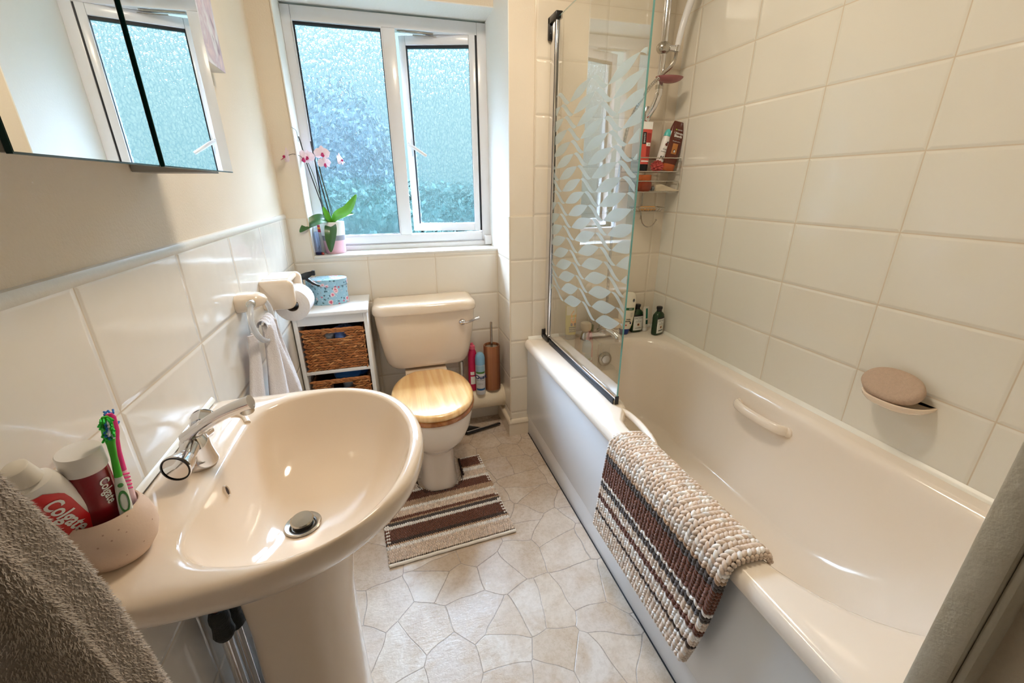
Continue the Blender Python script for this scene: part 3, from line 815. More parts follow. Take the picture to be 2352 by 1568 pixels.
# overflow slot
bpy.context.view_layer.update()
hit, hp_, hn_, _ = basin_o.ray_cast(Vector((-1.50, -1.160, 0.768)) - wloc(basin_o), Vector((-1, 0, 0)))
hp_ = hp_ + wloc(basin_o); hn_ = Vector(hn_)
if hn_.x < 0: hn_ = -hn_
zx = hn_.normalized(); yx = Vector((0, 0, 1)).cross(zx).normalized(); xx = yx.cross(zx)
Mf = Matrix((xx, yx, zx)).transposed().to_4x4(); Mf.translation = hp_
of = MB()
of.lathe([(0.0, 0.001), (0.0060, 0.001), (0.0075, 0.0035), (0.0085, 0.001), (0.0088, -0.004), (0, -0.004)], (0, 0, 0), 24, sx=1.35, sy=0.75, cap=False).xf(Mf)
ovf = of.build('overflow_rim', M['suite'], bs)
MB().lathe([(0, 0.0012), (0.0056, 0.0018), (0.0056, 0.0024), (0, 0.0026)], (0, 0, 0), 20, sx=1.35, sy=0.75, cap=False).xf(Mf).build('hole_shade_disc', pm('hole_shade', S(60, 42, 30), 0.8), ovf)  # dark disc: shade inside the overflow hole, done by colour
# plug and waste
w = MB().lathe([(0.0, 0.000), (0.0310, 0.000), (0.0325, 0.002), (0.0305, 0.0045), (0.024, 0.0032), (0.018, -0.001), (0.0, -0.001)], (DC[0], DC[1], 0.6575), 40, cap=False)
wo = w.build('waste_ring', M['dull_chrome'], bs)
Mp = Matrix.Translation((DC[0] - 0.001, DC[1] + 0.004, 0.660)) @ Matrix.Rotation(R(8), 4, 'X')
MB().lathe([(0.0, 0.0), (0.0185, 0.0), (0.019, 0.0055), (0.0, 0.0055)], (0, 0, 0), 32, cap=False).xf(Mp).build('plug_body', M['black'], wo)
MB().lathe([(0.0, 0.0055), (0.0195, 0.0055), (0.0205, 0.0075), (0.018, 0.0095), (0.0, 0.0100)], (0, 0, 0), 32, cap=False).xf(Mp).build('plug_cap', M['dull_chrome'], wo)
# pedestal
pr = []
for z, x0, x1, hy in ((0.0, -1.672, -1.462, 0.118), (0.03, -1.668, -1.466, 0.114), (0.10, -1.655, -1.468, 0.098), (0.30, -1.644, -1.467, 0.086), (0.48, -1.640, -1.462, 0.084), (0.56, -1.642, -1.450, 0.086), (0.620, -1.640, -1.438, 0.089), (0.640, -1.640, -1.434, 0.091)):
    pr.append(rrect(x0, x1, -1.135 - hy, -1.135 + hy, [0.03, 0.075, 0.075, 0.03], z, 5, 8))
MB().loft(pr).build('pedestal', M['suite'], bs, angle=60)
# mixer tap: own thing, could be unscrewed from the basin
tp = thing('basin_mixer_tap', 'chrome two-knob mixer tap on the washbasin', 'tap', (-1.668, -1.125, 0.806))
TX, TY, TZ = -1.670, -1.120, 0.8065
MB().lathe([(0.0, 0), (0.027, 0), (0.0275, 0.004), (0.025, 0.012), (0.022, 0.03), (0.021, 0.046), (0.016, 0.055), (0.0, 0.058)], (TX, TY, TZ), 36, cap=False).build('body', M['chrome'], tp)
MB().tube(catmull([(TX, TY - 0.046, TZ + 0.036), (TX, TY, TZ + 0.044), (TX, TY + 0.046, TZ + 0.036)], 6), [0.0135] * 6 + [0.017] + [0.0135] * 6, 20).build('crossbar', M['chrome'], tp)
sp_ = catmull([(TX - 0.010, TY, TZ + 0.050), (TX + 0.015, TY, TZ + 0.068), (TX + 0.055, TY, TZ + 0.090), (TX + 0.098, TY, TZ + 0.104)], 6)
ra = [0.0125 - 0.002 * math.sin(PI * i / 18) for i in range(len(sp_))]
so_ = MB().tube(sp_, ra, 20, flat=1.15).build('spout', M['chrome'], tp)
MB().lathe([(0, 0), (0.010, 0), (0.0112, 0.002), (0.0108, 0.012), (0, 0.012)], (TX + 0.089, TY, TZ + 0.0845), 20, cap=False).build('aerator', M['dull_chrome'], so_)
for sgn, cx_ in ((-1, 'knob'), (1, 'knob')):
    Mk = Matrix.Translation((TX, TY + sgn * (0.040 if sgn < 0 else 0.034), TZ + (0.036 if sgn < 0 else 0.052))) @ Matrix.Rotation(R(90 * sgn * -1), 4, 'X') @ Matrix.Rotation(R(-8), 4, 'Y')
    k = MB().lathe([(0.0, 0), (0.016, 0.0), (0.0175, 0.004), (0.0215, 0.020), (0.0222, 0.024), (0.0205, 0.026), (0.0, 0.027)], (0, 0, 0), 8 if sgn > 0 else 36, cap=False).xf(Mk)
    ko = k.build('knob', M['chrome'], tp)
    MB().lathe([(0.0190, 0.0262), (0.0212, 0.0262), (0.0212, 0.0270), (0.0190, 0.0275)], (0, 0, 0), 36, cap=False).xf(Mk).build('knob_ring', M['black'], ko)

# pipework behind the pedestal
pw = thing('water_pipes', 'pair of chrome water pipes with dark taped valves behind the basin pedestal', 'pipes', (-1.70, -1.12, 0))
for i, (yy, zt) in enumerate(((-1.163, 0.486), (-1.121, 0.455))):
    MB().tube([(-1.700, yy, 0.0), (-1.698, yy, zt - 0.04)], 0.0095, 14).build('pipe', M['chrome'], pw)
    rnd = random.Random(i)
    MB().tube([(-1.698, yy, zt - 0.045 + 0.012 * k) for k in range(7)], [0.0175 + rnd.uniform(-0.003, 0.003) - (0.006 if k in (0, 6) else 0) for k in range(7)], 12).build('valve', pm('dark_taped_valve_%d' % i, S(44, 48, 46), 0.5, bump=0.9, bscale=260), pw)
    MB().tube(catmull([(-1.698, yy, zt + 0.027), (-1.696, yy + 0.004, zt + 0.08), (-1.690, yy + 0.02, 0.70)], 5), 0.0075, 12).build('tap_tail', pm('copper_%d' % i, S(170, 110, 90), 0.3, 1.0), pw)
wp = thing('waste_pipe', 'thick grey-white waste pipe running down behind the basin pedestal', 'pipe', (-1.690, -1.050, 0))
MB().tube([(-1.695, -1.055, 0.0), (-1.695, -1.055, 0.56)], 0.026, 24).build('pipe', pm('grey_white_plastic', S(206, 204, 204), 0.3), wp)
MB().tube([(-1.695, -1.055, 0.33), (-1.695, -1.055, 0.60)], 0.031, 24).build('collar', M['upvc'], wp)
nl = MB()
nl.loft([[(-1.735, -1.03, 0.0), (-1.66, -1.05, 0.0), (-1.652, -0.93, 0.0), (-1.735, -0.93, 0.0)], [(-1.735, -1.01, 0.19), (-1.672, -1.03, 0.185), (-1.668, -0.95, 0.16), (-1.735, -0.93, 0.15)], [(-1.712, -0.985, 0.255), (-1.700, -0.99, 0.258), (-1.700, -0.98, 0.25), (-1.712, -0.975, 0.25)]])
tag(nl.build('plastic_caddy', pm('slate_blue_plastic', S(70, 84, 100), 0.3), bevel=0.006, origin=(-1.69, -0.98, 0)), 'pointed slate-blue plastic item on the floor behind the basin pedestal', 'container')

# ------------------------------------------------------------------ toilet
wc = thing('toilet', 'cream close-coupled toilet with wooden seat under the window', 'toilet', (-1.20, -0.05, 0))
TCX = -1.205
pn = []
for z, cy, ax, ay, n_ in ((0.0, -0.165, 0.084, 0.180, 3.0), (0.012, -0.165, 0.083, 0.179, 3.0), (0.06, -0.163, 0.078, 0.172, 2.8), (0.14, -0.163, 0.078, 0.168, 2.7), (0.185, -0.165, 0.084, 0.172, 2.6), (0.205, -0.17, 0.094, 0.184, 2.4), (0.225, -0.18, 0.112, 0.200, 2.3), (0.26, -0.195, 0.138, 0.220, 2.2), (0.31, -0.205, 0.158, 0.232, 2.15), (0.35, -0.208, 0.166, 0.236, 2.1), (0.378, -0.210, 0.168, 0.238, 2.1), (0.388, -0.210, 0.163, 0.233, 2.1)):
    pn.append(sell(TCX, cy, ax, ay, z, n_, 56))
MB().loft(pn).build('pan', M['suite'], wc, angle=70)
MB().loft([rrect(TCX - 0.10, TCX + 0.10, -0.06, 0.215, 0.05, z, 4, 6) for z in (0.27, 0.33, 0.36, 0.402)]).build('cistern_shelf', M['suite'], wc)
MB().loft([rrect(TCX - 0.055, TCX + 0.055, 0.0, 0.21, 0.04, z, 4, 6) for z in (0.0, 0.27)]).build('trap', M['suite'], wc)
sr = [sell(TCX, -0.225, 0.172 + d_, 0.228 + d_, z, 2.15, 64) for d_, z in ((-0.006, 0.390), (0.000, 0.394), (0.002, 0.403), (0.0, 0.411), (-0.008, 0.415))]
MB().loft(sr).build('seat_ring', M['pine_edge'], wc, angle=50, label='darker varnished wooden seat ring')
def lidring(d_, z):
    out = []
    for x, y, zz in sell(TCX, -0.228, 0.170 + d_, 0.235 + d_, z, 2.15, 72):
        out.append((x, min(y, -0.003 + d_), zz))
    return out
lr = [lidring(d_, z) for d_, z in ((-0.012, 0.4185), (-0.003, 0.4195), (0.0, 0.425), (0.0, 0.431), (-0.004, 0.438), (-0.012, 0.4425), (-0.022, 0.444))]
MB().loft(lr).build('seat_lid', M['pine'], wc, angle=60, label='varnished pine lid')
for sx in (-0.075, 0.075):
    MB().tube([(TCX + sx - 0.02, 0.022, 0.410), (TCX + sx + 0.02, 0.022, 0.410)], 0.006, 12).tube([(TCX + sx, 0.018, 0.403), (TCX + sx, 0.018, 0.412)], 0.006, 12).build('seat_hinge', M['chrome'], wc)
CX0, CX1 = -1.420, -0.950
cr = []
for z, i, f, r_ in ((0.412, 0.090, 0.055, 0.03), (0.418, 0.062, 0.042, 0.04), (0.430, 0.045, 0.034, 0.05), (0.452, 0.033, 0.028, 0.05), (0.50, 0.024, 0.021, 0.045), (0.58, 0.013, 0.012, 0.04), (0.66, 0.004, 0.005, 0.038), (0.700, 0.002, 0.002, 0.038)):
    cr.append(rrect(CX0 + i, CX1 - i, 0.047 + f, 0.222, [r_, r_, 0.015, 0.015], z, 8, 8))
co = MB().loft(cr).build('cistern', M['suite'], wc, angle=60)
def lid(i, z):
    out = []
    for x, y, zz in rrect(CX0 - 0.006 + i, CX1 + 0.006 - i, 0.036 + i, 0.222, [0.05, 0.05, 0.012, 0.012], z, 10, 8):
        y2 = y - 0.012 * (1 - ((x + 1.185) / 0.24) ** 2) if y < 0.12 else y
        out.append((x, y2, zz))
    return out
MB().loft([lid(0.008, 0.7005), lid(0.002, 0.703), lid(0.0, 0.710), lid(0.0, 0.728), lid(0.004, 0.740), lid(0.014, 0.748), lid(0.032, 0.752)]).build('cistern_lid', M['suite'], wc, angle=60)
lv = MB(); Ml = Matrix.Translation((-1.018, 0.055, 0.642)) @ Matrix.Rotation(R(90), 4, 'X')
lv.lathe([(0.0, 0), (0.016, 0), (0.0165, 0.004), (0.012, 0.012), (0.006, 0.016), (0, 0.017)], (0, 0, 0), 24, cap=False).xf(Ml)
lo = lv.build('flush_boss', M['chrome'], wc)
MB().tube(catmull([(-1.016, 0.040, 0.642), (-0.995, 0.030, 0.646), (-0.965, 0.028, 0.658), (-0.938, 0.030, 0.664)], 5), [0.005] * 6 + [0.0065] * 10, 12).build('flush_lever', M['chrome'], lo)
MB().tube([(-1.02, 0.14, 0.20), (-1.02, 0.14, 0.42)], 0.008, 10).tube([(-1.02, 0.14, 0.33), (-1.02, 0.14, 0.40)], 0.013, 10).build('inlet_pipe', M['dull_chrome'], wc)

# ------------------------------------------------------------------ boxed soil pipe with things standing on it
sp = thing('soil_pipe', 'thick cream-painted soil pipe running low along the window wall', 'pipe', (-0.97, 0.160, 0.11))
t_ = pm('cream_painted_pipe', S(232, 218, 192), 0.4, bump=0.3, bscale=50, var=0.03)
MB().tube([(-1.15, 0.160, 0.163), (XP - 0.001, 0.160, 0.163)], 0.0575, 40).build('pipe', t_, sp)
MB().tube([(XP - 0.012, 0.160, 0.163), (XP - 0.0005, 0.160, 0.163)], 0.0600, 40).build('collar', t_, sp)
MB().box(-1.10, -1.07, 0.150, 0.170, 0.0, 0.106).build('support', t_, sp)

# ------------------------------------------------------------------ white shelf unit with two baskets
UX0, UX1, UY0, UY1 = -1.737, -1.434, -0.050, 0.222
un = thing('shelf_unit', 'narrow white storage unit with open shelves between left wall and toilet', 'shelf unit', (-1.585, 0.09, 0))
MB().box(UX0, UX1, UY0, UY1, 0.755, 0.770).build('top', M['white_wood'], un, bevel=0.0015)
MB().box(UX0 + 0.004, UX0 + 0.020, UY0 + 0.012, UY1, 0.0, 0.7545).build('side_panel', M['white_wood'], un, bevel=0.001)
MB().box(UX1 - 0.022, UX1 - 0.006, UY0 + 0.012, UY1, 0.0, 0.7545).build('side_panel', M['white_wood'], un, bevel=0.001)
MB().box(UX0 + 0.0205, UX1 - 0.0225, UY1 - 0.006, UY1, 0.02, 0.7545).build('back_panel', M['white_wood'], un, smooth=False)
MB().box(UX0 + 0.0205, UX1 - 0.0225, UY0 + 0.014, UY0 + 0.030, 0.713, 0.7545).build('front_rail', M['white_wood'], un, bevel=0.001)
for z in (0.490, 0.255, 0.04):
    MB().box(UX0 + 0.0205, UX1 - 0.0225, UY0 + 0.013, UY1 - 0.0065, z, z + 0.015).build('shelf', M['white_wood'], un, bevel=0.001)

def tint_attr(me, cols):
    a = me.color_attributes.new(name='tint', type='FLOAT_COLOR', domain='POINT')
    a.data.foreach_set('color', np.asarray(cols, dtype=np.float32).ravel())

def unit_blob(su=8, rg=5):
    v = [(0, 0, -1)]; f = []
    for i in range(1, rg):
        a = -PI / 2 + PI * i / rg
        for j in range(su):
            v.append((math.cos(a) * math.cos(2 * PI * j / su), math.cos(a) * math.sin(2 * PI * j / su), math.sin(a)))
    v.append((0, 0, 1)); n = len(v)
    for j in range(su):
        f.append((0, 1 + (j + 1) % su, 1 + j))
        f.append((n - 1, n - 1 - su + j, n - 1 - su + (j + 1) % su))
    for i in range(rg - 2):
        for j in range(su):
            a = 1 + i * su + j; b_ = 1 + i * su + (j + 1) % su
            f.append((a, b_, b_ + su, a + su))
    return np.array(v), f

def blobs(name, items, mat, parent=None, origin=None, su=8, rg=5, label=None):
    """items: (centre, 3x3 axes scaled, colour) -> one mesh of soft knots"""
    bv, bf = unit_blob(su, rg); n = len(bv)
    V = np.zeros((len(items) * n, 3)); C = np.ones((len(items) * n, 4)); F = []
    for i, (c, ax, col) in enumerate(items):
        V[i * n:(i + 1) * n] = bv @ np.array(ax) + np.array(c)
        C[i * n:(i + 1) * n, :3] = col[:3]
        F += [tuple(k + i * n for k in f) for f in bf]
    W = np.array(wloc(parent) if parent is not None else (origin or (0, 0, 0)))
    me = bpy.data.meshes.new(name)
    me.from_pydata((V - W).tolist(), [], F)
    me.materials.append(mat)
    me.polygons.foreach_set('use_smooth', [True] * len(me.polygons))
    tint_attr(me, C)
    o = bpy.data.objects.new(name, me); COL.objects.link(o)
    if parent is not None: o.parent = parent
    else: o.location = W
    WL[o.name] = Vector(W)
    if label: o['label'] = label
    return o

def basket(label, x0, x1, y0, y1, z0, z1, seed, hole):
    rnd = random.Random(seed)
    bk = thing('wicker_basket', label, 'basket', ((x0 + x1) / 2, (y0 + y1) / 2, z0), 'woven baskets in the white unit')
    core = MB(); th = 0.008; hx0, hx1, hz0, hz1 = hole
    core.box(x0, x1, y0, y1, z0, z0 + 0.006)
    core.box(x0, x0 + th, y0, y1, z0 + 0.006, z1).box(x1 - th, x1, y0, y1, z0 + 0.006, z1).box(x0 + th, x1 - th, y1 - th, y1, z0 + 0.006, z1)
    core.box(x0 + th, hx0, y0, y0 + th, z0 + 0.006, z1).box(hx1, x1 - th, y0, y0 + th, z0 + 0.006, z1).box(hx0, hx1, y0, y0 + th, z0 + 0.006, hz0).box(hx0, hx1, y0, y0 + th, hz1, z1)
    core.build('basket_frame', pm('dark_wicker_%d' % seed, S(84, 48, 26), 0.7), bk, smooth=False)
    items = []
    nr = max(4, int(round((z1 - z0) / 0.0115))); dz = (z1 - z0) / nr
    def strand(cx, cy, cz, ux, uy, tilt, ln, wd, col, out):
        d = np.array([ux * math.cos(tilt), uy * math.cos(tilt), math.sin(tilt)])
        u = np.array([-ux * math.sin(tilt), -uy * math.sin(tilt), math.cos(tilt)])
        o_ = np.cross(d, u)
        items.append(((cx, cy, cz), [d * ln, u * wd, o_ * 0.0042], col))
    for r in range(nr):
        z = z0 + dz * (r + 0.5)
        for face in ('f', 'l', 'r'):
            L_ = (x1 - x0) if face == 'f' else (y1 - y0)
            n = int(L_ / 0.013)
            for k in range(n + 1):
                s_ = (k + (r % 2) * 0.5) / n * L_ + rnd.uniform(-0.002, 0.002)
                if s_ > L_: continue
                tlt = (0.42 if r % 2 == 0 else -0.42) + rnd.uniform(-0.18, 0.18)
                g_ = rnd.uniform(0.55, 1.1)
                c = [v_ * g_ for v_ in S(178, 112, 62)[:3]]
                if rnd.random() < 0.15: c = [v_ * g_ for v_ in S(206, 146, 90)[:3]]
                if face == 'f':
                    x = x0 + s_
                    if hx0 - 0.004 < x < hx1 + 0.004 and hz0 - 0.003 < z < hz1 + 0.003: continue
                    strand(x, y0 - 0.001, z, 1, 0, tlt, rnd.uniform(0.012, 0.017), rnd.uniform(0.0036, 0.0050), c, -1)
                elif face == 'l': strand(x0 - 0.0005, y0 + s_, z, 0, 1, tlt, 0.014, 0.0045, c, -1)
                else: strand(x1 + 0.0005, y0 + s_, z, 0, 1, tlt, 0.014, 0.0045, c, 1)
    for k in range(int((x1 - x0) / 0.02) + 1):
        g_ = rnd.uniform(0.8, 1.1)
        items.append(((x0 + k * 0.02, y0 + 0.002, z1 + 0.001), [np.array([0.018, 0, rnd.uniform(-.003, .003)]), np.array([0, 0.006, 0]), np.array([0, 0, 0.005])], [v_ * g_ for v_ in S(186, 122, 72)[:3]]))
    for k in range(int((hx1 - hx0) / 0.018) + 1):
        for zz in (hz0 - 0.001, hz1 + 0.0005):
            items.append(((hx0 + k * 0.018, y0 - 0.001, zz), [np.array([0.014, 0, 0]), np.array([0, 0.004, 0]), np.array([0, 0, 0.0035])], [v_ * 0.9 for v_ in S(186, 122, 72)[:3]]))
    blobs('weave', items, M['rush'], bk, su=6, rg=4, label='plaited brown rush weave')
    return bk
BX_0, BX_1, BY_0, BY_1 = -1.703, -1.466, UY0 + 0.018, 0.205
b1 = basket('brown woven basket on the upper shelf of the white unit, blue and grey cloth inside', BX_0, BX_1, BY_0, BY_1, 0.5055, 0.688, 11, (-1.620, -1.538, 0.645, 0.676))
b2 = basket('brown woven basket on the lower shelf of the white unit, toiletries inside', BX_0 + 0.004, BX_1, BY_0, BY_1, 0.2705, 0.452, 12, (-1.620, -1.538, 0.408, 0.440))
def cloth_lump(name, label, cat, c, rx, ry, rz, col, seed, amp=0.35, rough=0.8):
    rnd = random.Random(seed); ph = [rnd.uniform(0, 6.3) for _ in range(6)]
    mb = MB()
    def f(u, v_):
        a = 2 * PI * u; b_ = -PI / 2 + PI * v_
        k = 1 + amp * 0.35 * (math.sin(3 * a + ph[0] + 2 * b_) + math.sin(5 * a + ph[1] - 3 * b_) * 0.7 + math.sin(7 * b_ + ph[2] + a) * 0.6 + 0.4 * math.sin(11 * a + 5 * b_ + ph[3]))
        return (c[0] + rx * k * math.cos(b_) * math.cos(a), c[1] + ry * k * math.cos(b_) * math.sin(a), c[2] + rz * k * math.sin(b_))
    mb.grid(48, 28, f, wrap=True)
    o = mb.build(name, pm(name + '_fabric_%d' % seed, col, rough, sheen=0.2), angle=60, origin=(c[0], c[1], c[2] - rz))
    return tag(o, label, cat)
cloth_lump('folded_cloth', 'crumpled blue cloth showing through the upper basket handle hole', 'cloth', (-1.545, 0.03, 0.650), 0.052, 0.05, 0.034, S(84, 112, 170), 1)
cloth_lump('folded_cloth', 'pale grey crumpled cloth at the left of the upper basket handle hole', 'cloth', (-1.625, 0.02, 0.645), 0.040, 0.038, 0.030, S(170, 176, 184), 2)
cloth_lump('folded_cloth', 'dark denim-blue cloth on top of the upper basket, right side', 'cloth', (-1.525, 0.135, 0.672), 0.045, 0.045, 0.026, S(64, 80, 112), 3)
cloth_lump('plastic_bag', 'bright blue plastic bag in the lower basket', 'bag', (-1.56, 0.10, 0.428), 0.075, 0.06, 0.038, S(40, 110, 180), 4, 0.2, 0.3)
jr = thing('cosmetic_jar', 'dark grey round jar behind the lower basket handle hole', 'jar', (-1.556, 0.014, 0.278))
MB().lathe([(0, 0), (0.026, 0), (0.028, 0.006), (0.028, 0.115), (0, 0.115)], (-1.556, 0.014, 0.2785), 28, cap=False).build('jar_body', pm('smoked_plastic', S(90, 96, 104), 0.25), jr)
MB().lathe([(0, 0.1155), (0.029, 0.1155), (0.029, 0.145), (0.025, 0.148), (0, 0.148)], (-1.556, 0.014, 0.2785), 28, cap=False).build('lid', pm('grey_lid', S(120, 128, 138), 0.3), jr)

# hat box with lid
hb = thing('hat_box', 'oval pale blue floral box with lid on top of the white unit', 'box', (-1.600, 0.115, 0.770))
MB().loft([sell(-1.600, 0.115, 0.082, 0.052, z, 2.1, 56) for z in (0.7705, 0.865)]).build('box_body', M['floral'], hb, angle=50)
MB().loft([sell(-1.600, 0.115, ax, ay, z, 2.1, 56) for ax, ay, z in ((0.0845, 0.0545, 0.852), (0.085, 0.055, 0.853), (0.085, 0.055, 0.8795), (0.083, 0.053, 0.881))]).build('lid', M['floral'], hb, angle=40)

# spray bottle with black trigger
sb = thing('spray_bottle', 'black trigger spray bottle beside the floral box, behind the toilet roll', 'spray bottle', (-1.697, 0.045, 0.770))
MB().loft([sell(-1.697, 0.045, a_, a_ * 0.75, z, 2.3, 32) for a_, z in ((0.028, 0.7705), (0.030, 0.776), (0.030, 0.835), (0.022, 0.855), (0.012, 0.866), (0.012, 0.876))]).build('bottle_body', pm('dark_spray_plastic', S(30, 30, 36), 0.25), sb)
hd = MB().loft([rrect(-1.713, -1.681, 0.035, 0.055, 0.006, z, 2, 3) for z in (0.876, 0.892)])
hd.loft([[(-1.715, 0.036, 0.892), (-1.715, 0.054, 0.892), (-1.715, 0.054, 0.906), (-1.715, 0.036, 0.906)], [(-1.665, 0.037, 0.893), (-1.665, 0.053, 0.893), (-1.665, 0.053, 0.922), (-1.665, 0.037, 0.922)], [(-1.640, 0.038, 0.909), (-1.640, 0.052, 0.909), (-1.640, 0.052, 0.926), (-1.640, 0.038, 0.926)]])
hd.build('trigger_head', M['black'], sb, bevel=0.002)
MB().box(-1.641, -1.629, 0.0365, 0.0535, 0.908, 0.929).build('nozzle', M['black'], sb, bevel=0.002)
MB().tube(catmull([(-1.668, 0.045, 0.898), (-1.655, 0.045, 0.885), (-1.640, 0.045, 0.873), (-1.618, 0.045, 0.862)], 5), [0.007] * 6 + [0.006] * 5 + [0.005] * 5, 10).build('trigger', M['black'], sb)
# ------------------------------------------------------------------ mirror cabinet and canvas on the left wall
MX = -1.620
mc = thing('mirror_cabinet', 'mirrored bathroom cabinet on the left wall above the basin', 'mirror cabinet', (-1.68, -1.15, 1.283))
MZ0, MZ1 = 1.283, 1.86
MB().box(XL - 0.005, MX - 0.030, -1.612, -0.800, MZ0 + 0.014, MZ1 - 0.01).build('cabinet_body', M['white_wood'], mc, bevel=0.001)
MB().box(XL - 0.005, MX - 0.016, -0.895, -0.805, MZ0 - 0.002, MZ0 + 0.0135).build('bottom_bracket', M['grey_edge'], mc, bevel=0.001)
Mm = Matrix.Translation((MX, -0.9, 0)) @ Matrix.Rotation(R(-1.0), 4, 'Z') @ Matrix.Translation((-MX, 0.9, 0))
for i, (y0, y1, dx) in enumerate(((-1.078, -0.790, 0.0035), (-1.341, -1.084, 0.0), (-1.630, -1.356, -0.004))):
    do = MB().box(MX - 0.013 + dx, MX - 0.0055 + dx, y0, y1, MZ0 + 0.001, MZ1).xf(Mm).build('door', M['grey_edge'], mc, bevel=0.0008)
    MB().box(MX - 0.005 + dx, MX + dx, y0, y1, MZ0, MZ1).xf(Mm).build('mirror_glass', M['mirror_edge'], do, smooth=False)
    MB().box(MX + dx - 0.0001, MX + dx + 0.0005, y0 + 0.001, y1 - 0.0012, MZ0 + 0.002, MZ1 - 0.001).xf(Mm).build('mirror_face', M['mirror'], do, smooth=False)

def canvas_mat():
    t = NT('pastel_print'); o = t.obj()
    mp = t.node('ShaderNodeMapping'); mp.inputs['Scale'].default_value = (1, 9, 5); t.l.new(o, mp.inputs[0])
    n = t.noise(1.0, 4, 0.6, mp.outputs[0], dist=1.6); n2 = t.noise(2.2, 3, 0.5, mp.outputs[0], dist=0.8)
    c = t.ramp(n, [(0.25, S(206, 214, 226)), (0.42, S(222, 226, 234)), (0.52, S(196, 186, 204)), (0.60, S(222, 208, 216)), (0.75, S(216, 222, 232))])
    t.setc(t.mix(t.maprange(n2, 0.6, 0.72), c, S(160, 150, 172)))
    t.bsdf.inputs['Roughness'].default_value = 0.7
    return t.mat
cv = thing('canvas_print', 'small pastel canvas print on the left wall beyond the mirror cabinet', 'picture', (-1.727, -0.415, 1.555))
MB().box(-1.744, -1.711, -0.53, -0.322, 1.555, 1.775).build('canvas_body', pm('cream_canvas_edge', S(222, 216, 206), 0.7), cv, bevel=0.001)
MB().box(-1.711, -1.7095, -0.5295, -0.3225, 1.5555, 1.7745).build('printed_face', canvas_mat(), cv, smooth=False)

# ------------------------------------------------------------------ toilet roll holder, towel ring
CER = pm('champagne_fitting_ceramic', S(241, 224, 203), 0.09, coat=0.45)
rh = thing('toilet_roll_holder', 'cream ceramic toilet roll holder on the left wall', 'toilet roll holder', (-1.69, -0.29, 0.93))
def hold(y0, y1, x1, z0, z1, r_):
    ring = []
    for y, ins in ((y0, 0.006), (y0 + 0.004, 0.0015), (y0 + 0.010, 0.0), (y1 - 0.010, 0.0), (y1 - 0.004, 0.0015), (y1, 0.006)):
        ring.append([(x, y, z) for x, z, _ in rrect(XL + 0.0005, x1 - ins, z0 + ins, z1 - ins, [0.006, 0.026, 0.020, 0.004], 0, 4, 6)])
    return ring
MB().loft(hold(-0.345, -0.312, -1.640, 0.868, 0.968, 0.02)).build('side_cheek', CER, rh, angle=50)
MB().loft(hold(-0.200, -0.168, -1.640, 0.868, 0.968, 0.02)).build('side_cheek', CER, rh, angle=50)
MB().loft([[(x, y, z) for x, z, _ in rrect(XL + 0.0005, -1.652, 0.948, 0.9675, [0.004, 0.009, 0.009, 0.004], 0, 4, 4)] for y in (-0.313, -0.199)]).build('top_bar', CER, rh, angle=50)
MB().box(XL + 0.0005, XL + 0.010, -0.313, -0.199, 0.868, 0.949).build('back_plate', CER, rh)
MB().tube([(-1.668, -0.311, 0.884), (-1.668, -0.201, 0.884)], 0.011, 20).build('spindle', M['dull_chrome'], rh)
RC = (-1.660, 0.873)
tr = thing('toilet_roll', 'white toilet roll on the cream wall holder', 'toilet roll', (RC[0], -0.256, RC[1]))
rl = MB(); rings = []
for y, r_ in ((-0.309, 0.021), (-0.3095, 0.0545), (-0.3085, 0.0560), (-0.204, 0.0560), (-0.203, 0.0545), (-0.2035, 0.021), (-0.309, 0.021)):
    rings.append([(RC[0] + r_ * math.cos(2 * PI * j / 48), y, RC[1] + r_ * math.sin(2 * PI * j / 48)) for j in range(48)])
rl.loft(rings, False, False)
rlo = rl.build('paper', pm('white_tissue', S(244, 240, 238), 0.9, bump=0.5, bscale=150, sheen=0.2), tr, angle=40)
ct = MB(); rings = []
for y, r_ in ((-0.3095, 0.0195), (-0.3095, 0.0209), (-0.2030, 0.0209), (-0.2030, 0.0195), (-0.3095, 0.0195)):
    rings.append([(RC[0] + r_ * math.cos(2 * PI * j / 32), y, RC[1] + r_ * math.sin(2 * PI * j / 32)) for j in range(32)])
ct.loft(rings, False, False).build('cardboard_core', pm('grey_cardboard', S(120, 108, 98), 0.9), tr)

th_ = thing('towel_ring', 'cream ceramic holder with clear plastic ring on the left wall', 'towel ring', (-1.70, -0.56, 0.955))
rr_ = []
for i in range(11):
    t = i / 10; x = XL + 0.0005 + 0.072 * t
    s_ = math.sqrt(max(0.0, 1 - t ** 2.4)); hw = 0.040 * max(s_, 0.12); hz = 0.027 * max(s_, 0.12)
    rr_.append([(x, p[0], p[1]) for p in [(q_[0], q_[1]) for q_ in sell(-0.553, 0.952 + 0.006 * t, hw, hz, 0, 2.8, 32)]])
MB().loft(rr_).build('ceramic_boss', CER, th_, angle=50)
rp = []
RX = -1.699
for i in range(48):
    a = 2 * PI * i / 48
    rp.append((RX + 0.018 * (0.5 - 0.5 * math.sin(a)) , -0.548 + 0.092 * math.cos(a) * (1 + 0.08 * math.sin(a)), 0.898 + 0.060 * math.sin(a)))
rg_ = MB(); rp2 = rp + [rp[0], rp[1]]
rg_.tube(rp + [rp[0]], 0.0075, 14).build('ring', pm('clear_acrylic', S(244, 246, 248), 0.06, trans=0.65, ior=1.4), th_, angle=60)
for sg in (-1, 1):
    MB().tube([(RX + 0.001, -0.553 + sg * 0.034, 0.9555), (RX + 0.001, -0.553 + sg * 0.044, 0.9545)], 0.0115, 20).build('ring_socket', M['dull_chrome'], th_)

